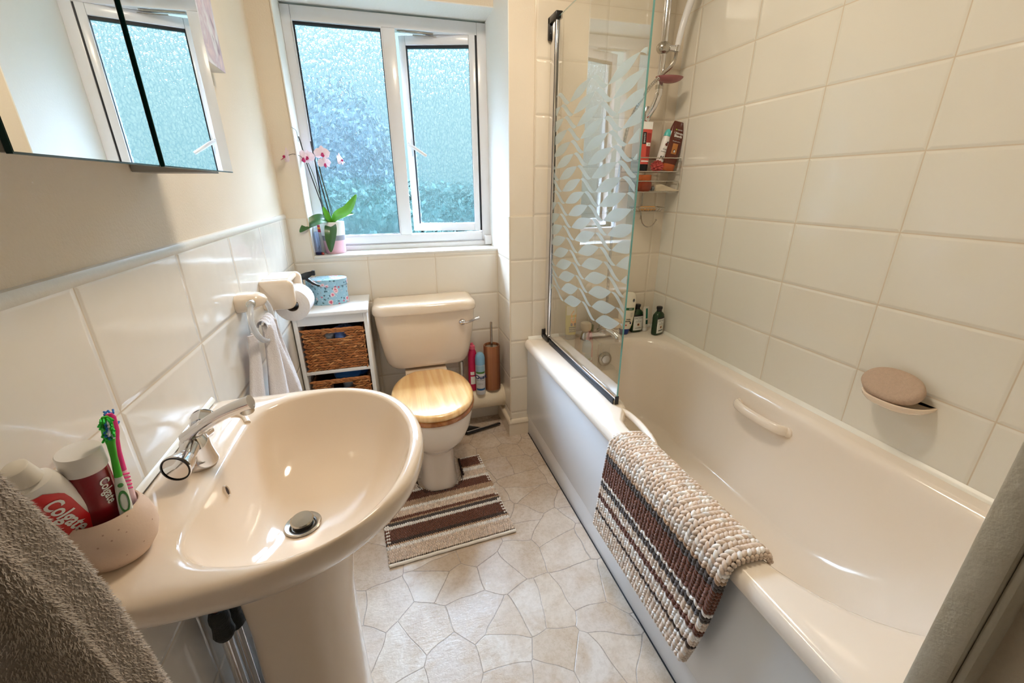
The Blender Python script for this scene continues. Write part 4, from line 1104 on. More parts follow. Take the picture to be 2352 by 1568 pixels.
# terry cloth built with a fringe of short pile
def terry(name, col, rough=0.95, fine=260):
    t = NT(name); p, _ = t.pos()
    n = t.noise(fine, 4, 0.7, p); n2 = t.noise(28, 3, 0.6, p)
    t.setc(t.mix(t.math('MULTIPLY', n2, 0.35), col, tuple(c * 0.82 for c in col[:3]) + (1,)))
    t.bsdf.inputs['Roughness'].default_value = rough; t.bsdf.inputs['Sheen Weight'].default_value = 0.4; t.bsdf.inputs['Specular IOR Level'].default_value = 0.1
    t.bump(n, 0.9, 0.004)
    return t.mat
WT = terry('white_terry', S(240, 232, 230))
ht = thing('hand_towel', 'white hand towel hanging through the clear towel ring', 'towel', (-1.67, -0.55, 0.45))
def hang(pts_top, pts_bot, z0, z1, thick, seed, wav=0.004):
    """a thick fold hanging from z1 down to z0 between two plan curves"""
    mb = MB(); NZ = 26; rings = []
    for i in range(NZ + 1):
        t = i / NZ; z = z1 + (z0 - z1) * t; e = smooth01(t * 1.6)
        line = [Vector((a[0] * (1 - e) + b_[0] * e, a[1] * (1 - e) + b_[1] * e, 0)) for a, b_ in zip(pts_top, pts_bot)]
        line = catmull(line, 5)
        th2 = thick * (0.75 + 0.25 * e) * (1.0 if 0 < i < NZ else 0.6)
        L_, R_ = [], []
        for j, p in enumerate(line):
            q0 = line[max(0, j - 1)]; q1 = line[min(len(line) - 1, j + 1)]
            d = (q1 - q0).normalized(); nrm = Vector((-d.y, d.x, 0))
            w_ = wav * math.sin(j * 0.9 + seed + z * 14)
            tp_ = th2 * (1.0 if 0 < j < len(line) - 1 else 0.5)
            L_.append(p + nrm * (tp_ + w_)); R_.append(p - nrm * (tp_ - w_))
        ring = L_ + R_[::-1]
        zz = z if i > 0 else z + 0.0
        rings.append([(p.x, p.y, zz + (0.012 * math.sin(j * 0.35 + seed) if i == NZ else 0)) for j, p in enumerate(ring)])
    mb.loft(rings); return mb
fr = hang([(-1.688, -0.572, 0), (-1.675, -0.556, 0), (-1.686, -0.540, 0), (-1.672, -0.525, 0), (-1.684, -0.505, 0), (-1.672, -0.492, 0)],
          [(-1.690, -0.662, 0), (-1.655, -0.628, 0), (-1.672, -0.575, 0), (-1.640, -0.545, 0), (-1.672, -0.495, 0), (-1.655, -0.440, 0)], 0.46, 0.884, 0.0105, 1.0)
MB_ = fr; MB_.build('front_fall', WT, ht, angle=80)
MB().grid(24, 14, lambda u, v_: (-1.689 - 0.014 * math.cos(PI * v_), -0.574 + 0.084 * u, 0.878 + 0.022 * math.sin(PI * v_) + 0.003 * math.sin(u * 22)), 0).build('ring_fold', WT, ht, angle=80)
bk_ = hang([(-1.712, -0.620, 0), (-1.706, -0.600, 0), (-1.714, -0.585, 0)], [(-1.722, -0.735, 0), (-1.700, -0.700, 0), (-1.716, -0.668, 0)], 0.48, 0.872, 0.008, 2.0)
bk_.build('back_fall', WT, ht, angle=80)

# big grey towel in the near left corner
GT = terry('grey_plush', S(168, 158, 150), fine=120)
gt = thing('bath_towel', 'thick fluffy grey towel hanging in the near left corner', 'towel', (-1.64, -1.62, 0.5))
def gx(z):
    return float(np.interp(z, [0.50, 0.80, 0.90, 0.95, 1.0, 1.045, 1.08, 1.11, 1.15, 1.19, 1.225, 1.26], [-1.490, -1.500, -1.499, -1.5035, -1.510, -1.518, -1.528, -1.538, -1.560, -1.592, -1.640, -1.700]))
def gfold(u, v_):
    z = 1.26 - 0.80 * v_
    xr = gx(z) - 0.006
    a = PI * u
    # plan: from the wall (near side) round the fold back to the wall (far side)
    x = -1.730 + (xr + 1.730) * math.sin(a) ** 0.8
    y = -1.600 - 0.055 * math.cos(a) * (0.5 + 0.5 * smooth01((1.26 - z) / 0.12)) 
    k = (0.0028 * math.sin(9 * a + 4 * z) + 0.0016 * math.sin(17 * a - 9 * z)) * (1.0 + 1.6 * smooth01((0.95 - z) / 0.15))
    return (min(x + k * math.sin(a), xr + 0.004), y + k, z)
gm_ = MB().grid(90, 150, gfold)
gto = gm_.build('towel_cloth', GT, gt, angle=80)
rnd = random.Random(7)
pile = []; hv = []; hf = []; hc = []
NP = 95000
for i in range(NP):
    u = 0.04 + 0.92 * rnd.random(); v_ = 0.02 + 0.96 * rnd.random()
    p = Vector(gfold(u, v_)); e_ = 0.002
    du = (Vector(gfold(min(1, u + e_), v_)) - p); dv = (Vector(gfold(u, min(1, v_ + e_))) - p)
    nrm = dv.cross(du)
    if nrm.length < 1e-12: continue
    nrm.normalize()
    out = Vector((math.sin(PI * u), -math.cos(PI * u), 0))
    if nrm.dot(out) < 0: nrm = -nrm
    clump = Vector((math.sin(u * 61 + v_ * 33), math.sin(v_ * 87 - u * 41), math.sin(u * 47 + v_ * 59)))
    d = (nrm + clump * 0.22 + Vector((rnd.uniform(-.4, .4), rnd.uniform(-.4, .4), rnd.uniform(-.8, .1)))).normalized()
    ln = rnd.uniform(0.0014, 0.0028); w_ = rnd.uniform(0.0003, 0.00055)
    s1 = d.orthogonal().normalized() * w_; s2 = d.cross(s1).normalized() * w_
    b0 = p - nrm * 0.0005; tip = p + d * ln + Vector((0, 0, -0.0012))
    n0 = len(hv)
    hv += [b0 + s1, b0 - s1 * 0.5 + s2, b0 - s1 * 0.5 - s2, tip]
    hf += [(n0, n0 + 1, n0 + 3), (n0 + 1, n0 + 2, n0 + 3), (n0 + 2, n0, n0 + 3)]
pb = MB(); pb.v = [tuple(p) for p in hv]; pb.f = hf; pb.m = [0] * len(hf)
pm_pile = pm('grey_pile', S(206, 196, 188), 0.95, sheen=0.5, var=0.12, vscale=60, spec=0.1)
pb.build('pile', pm_pile, gt, smooth=False, recalc=False, kind='stuff')
hk = thing('towel_hook', 'wall hook holding the grey towel', 'hook', (-1.735, -1.600, 1.25))
MB().tube(catmull([(-1.7445, -1.600, 1.255), (-1.715, -1.600, 1.252), (-1.700, -1.600, 1.268)], 4), 0.006, 10).build('hook_arm', M['chrome'], hk)

# ------------------------------------------------------------------ mats of chenille loops
CRM, WHT, TAN, DBR, RBR, GRY = S(226, 206, 188), S(245, 240, 234), S(190, 158, 128), S(66, 48, 40), S(112, 66, 48), S(82, 74, 72)
def loops_floor():
    rnd = random.Random(21)
    A = np.array([-1.432, -0.684]); B = np.array([-0.960, -0.652])      # near edge, left to right
    D_ = np.array([-1.480, -0.170]); C_ = np.array([-0.998, -0.138])     # far edge
    # colour bands by distance from the near edge
    bands = [(0.030, 'hem'), (0.135, CRM), (0.160, WHT), (0.185, TAN), (0.205, DBR), (0.325, RBR), (0.352, WHT), (0.378, GRY), (0.402, TAN), (0.432, RBR), (0.500, CRM), (0.528, WHT), (0.590, TAN), (0.690, RBR), (0.715, WHT), (0.80, CRM), (0.835, WHT), (0.86, TAN), (0.985, RBR), (1.0, WHT)]
    mt = thing('pedestal_mat', 'striped brown and cream chenille mat cut round the toilet foot', 'bath mat', (-1.21, -0.42, 0.0))
    def pt(u, v_): return (A * (1 - u) + B * u) * (1 - v_) + (D_ * (1 - u) + C_ * u) * v_
    cw, cy0 = 0.104, -0.365
    def cut(p, m=0.0):
        dx = p[0] - TCX
        if abs(dx) > cw + m: return False
        return p[1] > cy0 - m + 0.02 + (0.075 * (abs(dx) / (cw)) ** 2.6)
    base = MB(); N = 60
    vv = {}; verts = []
    for j in range(N + 1):
        for i in range(N + 1):
            p = pt(i / N, j / N); verts.append((p[0], p[1], 0.0))
    fs = []
    for j in range(N):
        for i in range(N):
            c = pt((i + .5) / N, (j + .5) / N)
            if not cut(c): fs.append((i, j))
    idx = lambda i, j: j * (N + 1) + i
    tv = [(x, y, 0.0045) for x, y, _ in verts] + [(x, y, 0.0005) for x, y, _ in verts]; K = len(verts)
    have = set(fs); F = []
    for i, j in fs:
        F.append((idx(i, j), idx(i + 1, j), idx(i + 1, j + 1), idx(i, j + 1)))
        F.append((idx(i, j) + K, idx(i, j + 1) + K, idx(i + 1, j + 1) + K, idx(i + 1, j) + K))
        for (di, dj, a, b_) in ((-1, 0, (i, j + 1), (i, j)), (1, 0, (i + 1, j), (i + 1, j + 1)), (0, -1, (i, j), (i + 1, j)), (0, 1, (i + 1, j + 1), (i, j + 1))):
            if (i + di, j + dj) not in have: F.append((idx(*a), idx(*b_), idx(*b_) + K, idx(*a) + K))
    base.add(tv, F)
    base.build('backing', pm('dark_latex_backing', S(52, 36, 30), 0.8), mt, smooth=False, recalc=False)
    hem = MB()
    q0, q1 = pt(0.0, 0.002), pt(1.0, 0.002)
    hem.tube([(q0[0], q0[1], 0.007), *[((q0[0] * (1 - t) + q1[0] * t), (q0[1] * (1 - t) + q1[1] * t), 0.007 + 0.0008 * math.sin(t * 40)) for t in [k / 20 for k in range(1, 20)]], (q1[0], q1[1], 0.007)], 0.0058, 8)
    hem.build('hem', pm('white_cotton_hem', S(236, 226, 212), 0.9, bump=0.4, bscale=200), mt)
    tr_ = catmull([(TCX - cw - 0.002, -0.17, 0.008), (TCX - cw + 0.001, -0.27, 0.008), (TCX - cw + 0.03, -0.335, 0.008), (TCX, -0.350, 0.008), (TCX + cw - 0.03, -0.335, 0.008), (TCX + cw - 0.001, -0.27, 0.008), (TCX + cw + 0.002, -0.145, 0.008)], 8)
    MB().tube(tr_, 0.0052, 8).build('cutout_binding', pm('dark_brown_binding', S(44, 28, 24), 0.85), mt)
    items = []; nr = 62; nc = 60
    for r in range(nr):
        v_ = 0.022 + (0.978) * (r + 0.5) / nr
        col = next(c for lim, c in bands if v_ <= lim + 1e-6)
        if col == 'hem': col = CRM
        for k in range(nc):
            u = (k + 0.5 + (0.5 if r % 2 else 0) - 0.25) / nc
            p = pt(u, v_) + np.array([rnd.uniform(-.0006, .0006), rnd.uniform(-.0008, .0008)])
            if cut(p, 0.006): continue
            g_ = rnd.uniform(0.82, 1.08)
            c = [min(1, x * g_) for x in col[:3]]
            if (u < 0.03 or u > 0.97) and col in (RBR, DBR, GRY) and r % 2: c = list(WHT[:3])
            tl_ = rnd.uniform(-0.35, 0.35); ca, sa = math.cos(tl_), math.sin(tl_)
            items.append(((p[0], p[1], 0.0085 + rnd.uniform(-.0008, .0010)), [np.array([ca, sa, 0]) * 0.0044, np.array([-sa, ca, 0]) * 0.0054, np.array([0, 0, 1]) * 0.0060], c))
    blobs('loops', items, M['loops'], mt, su=6, rg=4)
    return mt
loops_floor()

def loops_hung():
    rnd = random.Random(5)
    mt = thing('bath_mat', 'striped brown and cream chenille bath mat draped over the bath rim', 'bath mat', (-0.74, -1.13, 0.18))
    path = catmull([(-0.628, 0.522), (-0.642, 0.546), (-0.670, 0.5525), (-0.700, 0.5525), (-0.722, 0.546), (-0.734, 0.522), (-0.737, 0.45), (-0.739, 0.36), (-0.741, 0.27), (-0.744, 0.190)], 10)
    path = [(p.x, p.y) for p in path]
    cum = [0]
    for a, b_ in zip(path, path[1:]): cum.append(cum[-1] + math.hypot(b_[0] - a[0], b_[1] - a[1]))
    Lt = cum[-1]
    def at(s_):
        x = float(np.interp(s_, cum, [p[0] for p in path])); z = float(np.interp(s_, cum, [p[1] for p in path]))
        x2 = float(np.interp(min(Lt, s_ + .003), cum, [p[0] for p in path])); z2 = float(np.interp(min(Lt, s_ + .003), cum, [p[1] for p in path]))
        x1 = float(np.interp(max(0, s_ - .003), cum, [p[0] for p in path])); z1 = float(np.interp(max(0, s_ - .003), cum, [p[1] for p in path]))
        d = np.array([x2 - x1, z2 - z1]); d /= np.linalg.norm(d)
        return x, z, d
    def yedge(s_):
        t = s_ / Lt
        return (-0.922 + 0.055 * t, -1.378 + 0.055 * t * t)      # far, near
    bk = MB(); NN = 40; rings = []
    for i in range(NN + 1):
        s_ = Lt * i / NN; x, z, d = at(s_); y1, y0 = yedge(s_)
        n_ = np.array([-d[1], d[0]])
        if n_[1] < 0 and s_ < 0.08: n_ = -n_
        if s_ >= 0.08 and n_[0] > 0: n_ = -n_
        rings.append([(x - n_[0] * 0.003, y0, z - n_[1] * 0.003), (x - n_[0] * 0.003, y1, z - n_[1] * 0.003), (x + n_[0] * 0.001, y1, z + n_[1] * 0.001), (x + n_[0] * 0.001, y0, z + n_[1] * 0.001)])
    bk.loft(rings).build('backing', pm('dark_backing', S(40, 30, 28), 0.8), mt, smooth=False)
    bands = [(0.285, CRM), (0.325, WHT), (0.345, CRM), (0.372, TAN), (0.415, GRY), (0.560, RBR), (0.583, WHT), (0.640, GRY), (0.700, CRM), (0.750, RBR), (0.800, WHT), (0.840, CRM), (0.868, DBR), (1.0, CRM)]
    items = []; nr = 44; nc = 38
    for r in range(nr):
        s_ = Lt * (r + 0.5) / nr; x, z, d = at(s_); y1, y0 = yedge(s_)
        n_ = np.array([-d[1], d[0]])
        if s_ < 0.08:
            if n_[1] < 0: n_ = -n_
        elif n_[0] > 0: n_ = -n_
        col = next(c for lim, c in bands if s_ / Lt <= lim + 1e-6)
        for k in range(nc):
            u = (k + 0.5) / nc; y = y0 + (y1 - y0) * u
            g_ = rnd.uniform(0.80, 1.08); c = [min(1, q_ * g_) for q_ in col[:3]]
            if col is CRM and rnd.random() < 0.25: c = [min(1, q_ * g_) for q_ in WHT[:3]]
            if col is WHT and rnd.random() < 0.15: c = [q_ * g_ for q_ in CRM[:3]]
            tl_ = (0.62 if k % 2 else -0.62) + rnd.uniform(-.15, .15)
            D3 = np.array([d[0], 0, d[1]]); N3 = np.array([n_[0], 0, n_[1]]); Y3 = np.array([0, 1.0, 0])
            a1 = D3 * math.cos(tl_) + Y3 * math.sin(tl_); a2 = -D3 * math.sin(tl_) + Y3 * math.cos(tl_)
            off = 0.0045 + rnd.uniform(-.0008, .0012)
            items.append(((x + n_[0] * off, y + rnd.uniform(-.0006, .0006), z + n_[1] * off + rnd.uniform(-.0006, .0006)), [a1 * 0.0112, a2 * 0.0058, N3 * 0.0068], c))
        # edge rows
        for yy, sg in ((y0, -1), (y1, 1)):
            for q_ in (0.002, -0.004):
                g_ = rnd.uniform(0.7, 0.95)
                items.append(((x + n_[0] * q_, yy + sg * 0.003, z + n_[1] * q_), [np.array([d[0], 0, d[1]]) * 0.0052, np.array([0, 1.0, 0]) * 0.0045, np.array([n_[0], 0, n_[1]]) * 0.0045], [v_ * g_ for v_ in col[:3]]))
    for k in range(nc):
        y1, y0 = yedge(Lt); y = y0 + (y1 - y0) * (k + .5) / nc
        items.append(((path[-1][0] - 0.003, y, path[-1][1] - 0.004), [np.array([0.006, 0, 0]), np.array([0, 0.0055, 0]), np.array([0, 0, 0.006])], [v_ * 0.95 for v_ in CRM[:3]]))
    blobs('loops', items, M['loops'], mt, su=7, rg=5)
loops_hung()

# ------------------------------------------------------------------ squeegee on the floor by the skirting
sq = thing('floor_squeegee', 'black squeegee with a steel-edged blade on the floor right of the toilet', 'squeegee', (-0.90, 0.09, 0.0))
MB().tube([(-1.02, 0.055, 0.014), (-0.825, 0.105, 0.014)], 0.006, 10).build('blade_holder', M['black'], sq)
MB().tube([(-1.02, 0.064, 0.019), (-0.83, 0.112, 0.019)], 0.0022, 8).build('steel_edge', M['chrome'], sq)
MB().loft([[(-1.03, 0.060, 0.004), (-0.93, 0.084, 0.004), (-0.93, 0.086, 0.020), (-1.03, 0.062, 0.020)], [(-1.05, 0.115, 0.004), (-1.0, 0.13, 0.004), (-1.0, 0.13, 0.018), (-1.05, 0.115, 0.018)]]).build('blade_neck', M['black'], sq, bevel=0.003)

# ------------------------------------------------------------------ shower riser rail with fittings
RX_, RY_ = -0.139, -0.062
sr_ = thing('shower_riser', 'chrome shower riser rail on the tiled end wall', 'shower rail', (RX_, RY_, 1.5))
MB().tube(catmull([(RX_, RY_, 2.10), (RX_, RY_, 1.66), (RX_ - 0.002, RY_, 1.62), (RX_ - 0.012, RY_ + 0.012, 1.575), (RX_ - 0.030, -0.016, 1.525)], 8), 0.0150, 16).build('rail', M['chrome'], sr_)
MB().tube([(RX_, RY_, 1.640), (RX_, RY_, 1.655)], 0.0165, 20).build('rail_collar', M['dull_chrome'], sr_)
MB().loft([sell(RX_ - 0.026, -0.02, a_, b_, z, 2, 24) for z, a_, b_ in ((1.500, 0.004, 0.010), (1.512, 0.016, 0.018), (1.530, 0.022, 0.0195), (1.555, 0.022, 0.0195), (1.580, 0.012, 0.014))]).build('wall_bracket', M['chrome'], sr_)
MB().tube([(RX_, RY_, 2.08), (RX_, -0.0005, 2.08)], 0.016, 16).build('wall_bracket', M['chrome'], sr_)
MB().sphere((RX_ - 0.002, RY_ - 0.004, 1.788), 0.030, 0.026, 0.024).build('slider', M['dull_chrome'], sr_)
MB().tube([(RX_ + 0.02, RY_ - 0.008, 1.788), (RX_ + 0.052, RY_ - 0.012, 1.786)], 0.012, 14).build('slider_clamp', M['chrome'], sr_)
sh = thing('hand_shower', 'white hand shower in the riser slider', 'hand shower', (-0.085, -0.08, 1.80))
hp_ = catmull([(-0.083, -0.078, 1.795), (-0.078, -0.082, 1.84), (-0.068, -0.090, 1.90), (-0.056, -0.110, 1.97), (-0.044, -0.150, 2.04)], 6)
MB().tube(hp_, [0.0115 + 0.004 * i / 24 for i in range(len(hp_))], 16).build('handle', pm('glossy_white_plastic', S(238, 238, 240), 0.15), sh)
MB().tube([(-0.044, -0.150, 2.040), (-0.050, -0.185, 2.020)], [0.045, 0.040], 28).build('spray_face', M['upvc'], sh)
MB().tube([(-0.085, -0.077, 1.775), (-0.083, -0.078, 1.797)], 0.0125, 14).build('hose_nut', M['chrome'], sh)
hs = thing('shower_hose', 'ribbed metal shower hose looping down from the hand shower', 'hose', (-0.2, -0.09, 1.5))
hp2 = catmull([(-0.085, -0.077, 1.775), (-0.092, -0.082, 1.745), (-0.118, -0.095, 1.715), (-0.165, -0.105, 1.680), (-0.235, -0.110, 1.610), (-0.300, -0.105, 1.48), (-0.320, -0.095, 1.25), (-0.325, -0.085, 0.95), (-0.315, -0.070, 0.70), (-0.315, -0.050, 0.60)], 26)
MB().tube(hp2, [0.0075 if i % 2 else 0.0062 for i in range(len(hp2))], 12).build('hose', M['dull_chrome'], hs, smooth=False)
sd = thing('soap_dish', 'translucent mauve oval soap dish on the shower rail', 'soap dish', (-0.105, -0.085, 1.665))
dr_ = []
for z, k in ((1.655, 0.35), (1.658, 0.55), (1.664, 0.80), (1.672, 0.97), (1.676, 1.0), (1.674, 0.95), (1.667, 0.78), (1.662, 0.5)):
    dr_.append(sell(-0.120, -0.100, 0.062 * k, 0.040 * k, z + 0.002, 2.0, 36))
MB().loft(dr_).build('dish', pm('mauve_translucent_plastic', S(176, 112, 112), 0.25, trans=0.25), sd, angle=60)

# wire corner caddy hung on the rail
CW = M['dull_chrome']
cd = thing('wire_caddy', 'three-tier chrome wire caddy hanging in the bath corner', 'caddy', (-0.135, -0.05, 1.1))
wr_ = lambda pts, r=0.0022, n=8: MB().tube(pts, r, n)
CXa, CXb, CYa, CYb = -0.262, -0.012, -0.108, -0.012
MB().tube([(-0.135, -0.012, 1.50), (-0.135, -0.012, 1.10)], 0.0035, 10).tube(catmull([(-0.135, -0.012, 1.12), (-0.135, -0.030, 1.085), (-0.122, -0.052, 1.068), (-0.100, -0.062, 1.075), (-0.085, -0.068, 1.098)], 5), 0.0028, 8).sphere((-0.085, -0.068, 1.100), 0.0045).build('stem_and_hook', CW, cd)
def tier(nm, z, zr):
    mb = MB()
    for zz, r_ in ((z, 0.0025), (zr, 0.0025)):
        mb.tube([(CXa, CYb, zz), (CXa, CYa + 0.01, zz), (CXa + 0.01, CYa, zz), (CXb - 0.01, CYa, zz), (CXb, CYa + 0.01, zz), (CXb, CYb, zz), (CXa, CYb, zz)], r_, 8)
    for x in (CXa, CXb):
        for y in (CYa + 0.012, CYb): mb.tube([(x, y, z), (x, y, zr)], 0.002, 6)
    k = CYa + 0.012
    while k < CYb:
        mb.tube([(CXa, k, z), (CXb, k, z)], 0.0014, 6); k += 0.012
    return mb.build(nm, CW, cd)
tier('upper_tier', 1.312, 1.368); tier('middle_tier', 1.226, 1.272)
mb = MB()
mb.tube([(-0.205, -0.020, 1.158), (-0.205, -0.095, 1.158), (-0.070, -0.105, 1.156), (-0.058, -0.020, 1.158), (-0.205, -0.020, 1.158)], 0.0024, 8)
mb.tube([(-0.185, -0.030, 1.140), (-0.185, -0.088, 1.140), (-0.085, -0.092, 1.140), (-0.085, -0.030, 1.140), (-0.185, -0.030, 1.140)], 0.002, 8)
for k in range(8):
    x = -0.198 + k * 0.0185
    mb.tube([(x, -0.096, 1.157), (-0.182 + k * 0.0137, -0.086, 1.140), (-0.182 + k * 0.0137, -0.030, 1.140), (x, -0.021, 1.157)], 0.0014, 6)
mb.build('soap_tier', CW, cd)
so2 = MB().loft([rrect(-0.172 + i, -0.098 - i, -0.084 + i, -0.040 - i, 0.014, z, 3, 5) for i, z in ((0.004, 1.1445), (0.0, 1.149), (0.0, 1.158), (0.005, 1.163))])
tag(so2.build('soap_bar', pm('amber_soap', S(206, 156, 96), 0.35), origin=(-0.135, -0.062, 1.1445)), 'amber bar of soap in the wire tier of the bath caddy', 'soap')
# ------------------------------------------------------------------ bottles, tubes and cans
class Prod:
    """a container built from super-ellipse sections; local axes: front faces -Y"""
    def __init__(s, name, label, cat, loc, yaw=0.0, tilt=(0, 0), group=None):
        s.t = thing(name, label, cat, loc, group)
        s.loc = Vector(loc)
        s.M = Matrix.Translation(loc) @ Matrix.Rotation(tilt[0], 4, 'X') @ Matrix.Rotation(tilt[1], 4, 'Y') @ Matrix.Rotation(yaw, 4, 'Z')
        s.secs = None
    def body(s, name, secs, mat, n=2.4, seg=40, parent=None, label=None, main=False, angle=45):
        rings = [sell(0, 0, a, b_, z, n, seg) for z, a, b_ in secs]
        o = MB().loft(rings).xf(s.M).build(name, mat, parent or s.t, angle=angle, label=label)
        if main: s.secs = secs; s.n = n; s.main = o
        return o
    def surf(s, u, z, off):
        """point at signed front distance u (metres across) and height z, on the front skin"""
        zs = [q[0] for q in s.secs]
        a = float(np.interp(z, zs, [q[1] for q in s.secs])); b_ = float(np.interp(z, zs, [q[2] for q in s.secs]))
        k = min(0.985, abs(u) / a)
        y = b_ * (1 - k ** s.n) ** (1 / s.n)
        return s.M @ Vector((u, -(y + off), z))
    def patch(s, name, u0, u1, z0, z1, mat, off=0.0004, r=0.0, parent=None, label=None):
        mb = MB(); N = 14
        mb.grid(N, 8, lambda a, b_: s.surf(u0 + (u1 - u0) * a, z0 + (z1 - z0) * b_, off))
        return mb.build(name, mat, parent or s.main, smooth=True, recalc=False, label=label)
    def disc(s, name, u, z, ru, rz, mat, off=0.0006, parent=None):
        mb = MB(); n = 20
        vs = [s.surf(u, z, off)] + [s.surf(u + ru * math.cos(2 * PI * i / n), z + rz * math.sin(2 * PI * i / n), off) for i in range(n)]
        mb.add(vs, [(0, 1 + i, 1 + (i + 1) % n) for i in range(n)])
        return mb.build(name, mat, parent or s.main, smooth=False, recalc=False)
    def text(s, txt, u, z, size, mat, off=0.0007, bold=0.0, rot=0.0, shear=0.0, spacing=1.0, name='lettering', parent=None):
        v, f = text_mesh(txt, size, 'CENTER', shear, bold, spacing)
        c, q = math.cos(rot), math.sin(rot)
        vs = [s.surf(u + x * c - y * q, z + x * q + y * c, off) for x, y, _ in v]
        return MB().add(vs, f).build(name, mat, parent or s.main, smooth=False, recalc=False)

LW = pm('print_white', S(240, 240, 236), 0.5); LB = pm('print_black', S(24, 24, 26), 0.5); LG = pm('print_grey', S(120, 124, 124), 0.5)
def yaw_to_cam(x, y): return math.atan2(y - cam.location.y, x - cam.location.x) - PI / 2

RIMZ = 0.5405
# two dark green bottles in the bath corner
def green_bottle(x, y, yaw, label):
    p = Prod('shampoo_bottle', label, 'bottle', (x, y, RIMZ), yaw, group='dark green bottles in the bath corner')
    p.body('bottle_body', [(0.0, 0.029, 0.017), (0.003, 0.032, 0.019), (0.010, 0.033, 0.020), (0.090, 0.033, 0.020), (0.104, 0.031, 0.019), (0.116, 0.020, 0.014), (0.120, 0.012, 0.012), (0.122, 0.0115, 0.0115)], M['green_bottle'], 3.0, main=True)
    p.body('cap', [(0.1222, 0.012, 0.012), (0.133, 0.012, 0.012), (0.134, 0.0150, 0.0135), (0.144, 0.0155, 0.014), (0.146, 0.0135, 0.012)], M['black'], 2.2)
    lb = p.patch('paper_label', -0.0265, 0.0265, 0.012, 0.086, pm('white_label_paper', S(226, 228, 222), 0.5), label='white paper label')
    p.patch('label_band', -0.0265, 0.0265, 0.086, 0.094, LB, parent=lb)
    p.text('DETOX', 0, 0.077, 0.0115, LB, bold=0.00015, spacing=1.25, parent=lb)
    p.text('&', 0, 0.0665, 0.0065, LG, parent=lb)
    p.text('REPAIR', 0, 0.0585, 0.0085, LG, spacing=1.3, parent=lb)
    p.disc('fruit_mark', 0.001, 0.042, 0.0085, 0.0085, pm('peach_print', S(226, 196, 160), 0.5), parent=lb)
    p.disc('stone_mark', -0.001, 0.0425, 0.0045, 0.005, pm('maroon_print', S(84, 30, 22), 0.5), off=0.0009, parent=lb)
    p.patch('label_line', -0.017, 0.017, 0.0235, 0.0255 if x < -0.1 else 0.028, LB, off=0.0008, parent=lb)
M['green_bottle'] = pm('dark_green_plastic', S(24, 56, 28), 0.22, coat=0.2)
green_bottle(-0.128, -0.055, 0.05, 'dark green bottle with white label, beside the big white bottle in the bath corner')
green_bottle(-0.048, -0.125, 0.35, 'dark green bottle with white label nearest the right wall in the bath corner')
p = Prod('cream_tube', 'slim white tube with teal stripe between the two dark green bottles', 'tube', (-0.080, -0.062, RIMZ), 0.1)
p.body('tube_body', [(0.0181, 0.0125, 0.0125), (0.04, 0.0155, 0.0125), (0.09, 0.0170, 0.007), (0.128, 0.0190, 0.0016), (0.132, 0.0190, 0.0014)], pm('white_tube', S(226, 222, 210), 0.35), 2.2, main=True)
p.body('cap', [(0.0, 0.0105, 0.0105), (0.002, 0.0125, 0.0125), (0.018, 0.0125, 0.0125)], LW, 2.0)
p.patch('teal_stripe', -0.005, 0.006, 0.070, 0.122, pm('teal_print', S(20, 116, 96), 0.4))
p.patch('teal_mark', -0.005, 0.008, 0.040, 0.062, pm('dark_teal_print', S(24, 80, 66), 0.4))
# big white bottle standing on its blue cap
p = Prod('shower_gel_bottle', 'large white bottle standing on its dark blue cap behind the shower screen edge', 'bottle', (-0.208, -0.072, RIMZ), 0.0, (0, R(4)))
p.body('bottle_body', [(0.0301, 0.030, 0.018), (0.05, 0.037, 0.021), (0.10, 0.041, 0.023), (0.16, 0.041, 0.022), (0.20, 0.037, 0.019), (0.214, 0.028, 0.015), (0.219, 0.016, 0.008)], pm('ivory_bottle_plastic', S(234, 228, 210), 0.25, coat=0.2), 2.6, main=True)
p.body('cap', [(0.0, 0.021, 0.015), (0.002, 0.023, 0.016), (0.020, 0.028, 0.0175), (0.030, 0.0300, 0.0178)], pm('royal_blue_cap', S(30, 56, 132), 0.3), 2.4)
p.patch('green_label', -0.022, 0.026, 0.130, 0.143, pm('green_print', S(22, 92, 56), 0.4))
p.disc('emblem', 0.018, 0.180, 0.007, 0.009, LG)
p.disc('emblem', 0.0165, 0.182, 0.0028, 0.0038, LB, off=0.001)
p.text('SKIN', 0.006, 0.1365, 0.009, LW, off=0.0010)
p.text('care\ncalm\nsoft', 0.016, 0.106, 0.0085, LG)
p.text('moist\nshower', 0.002, 0.078, 0.0105, LB, bold=0.0003)
p.disc('red_spot', -0.006, 0.052, 0.004, 0.004, pm('red_print', S(190, 30, 40), 0.5))
p.disc('blue_spot', 0.018, 0.063, 0.005, 0.005, pm('navy_print', S(30, 40, 90), 0.5))
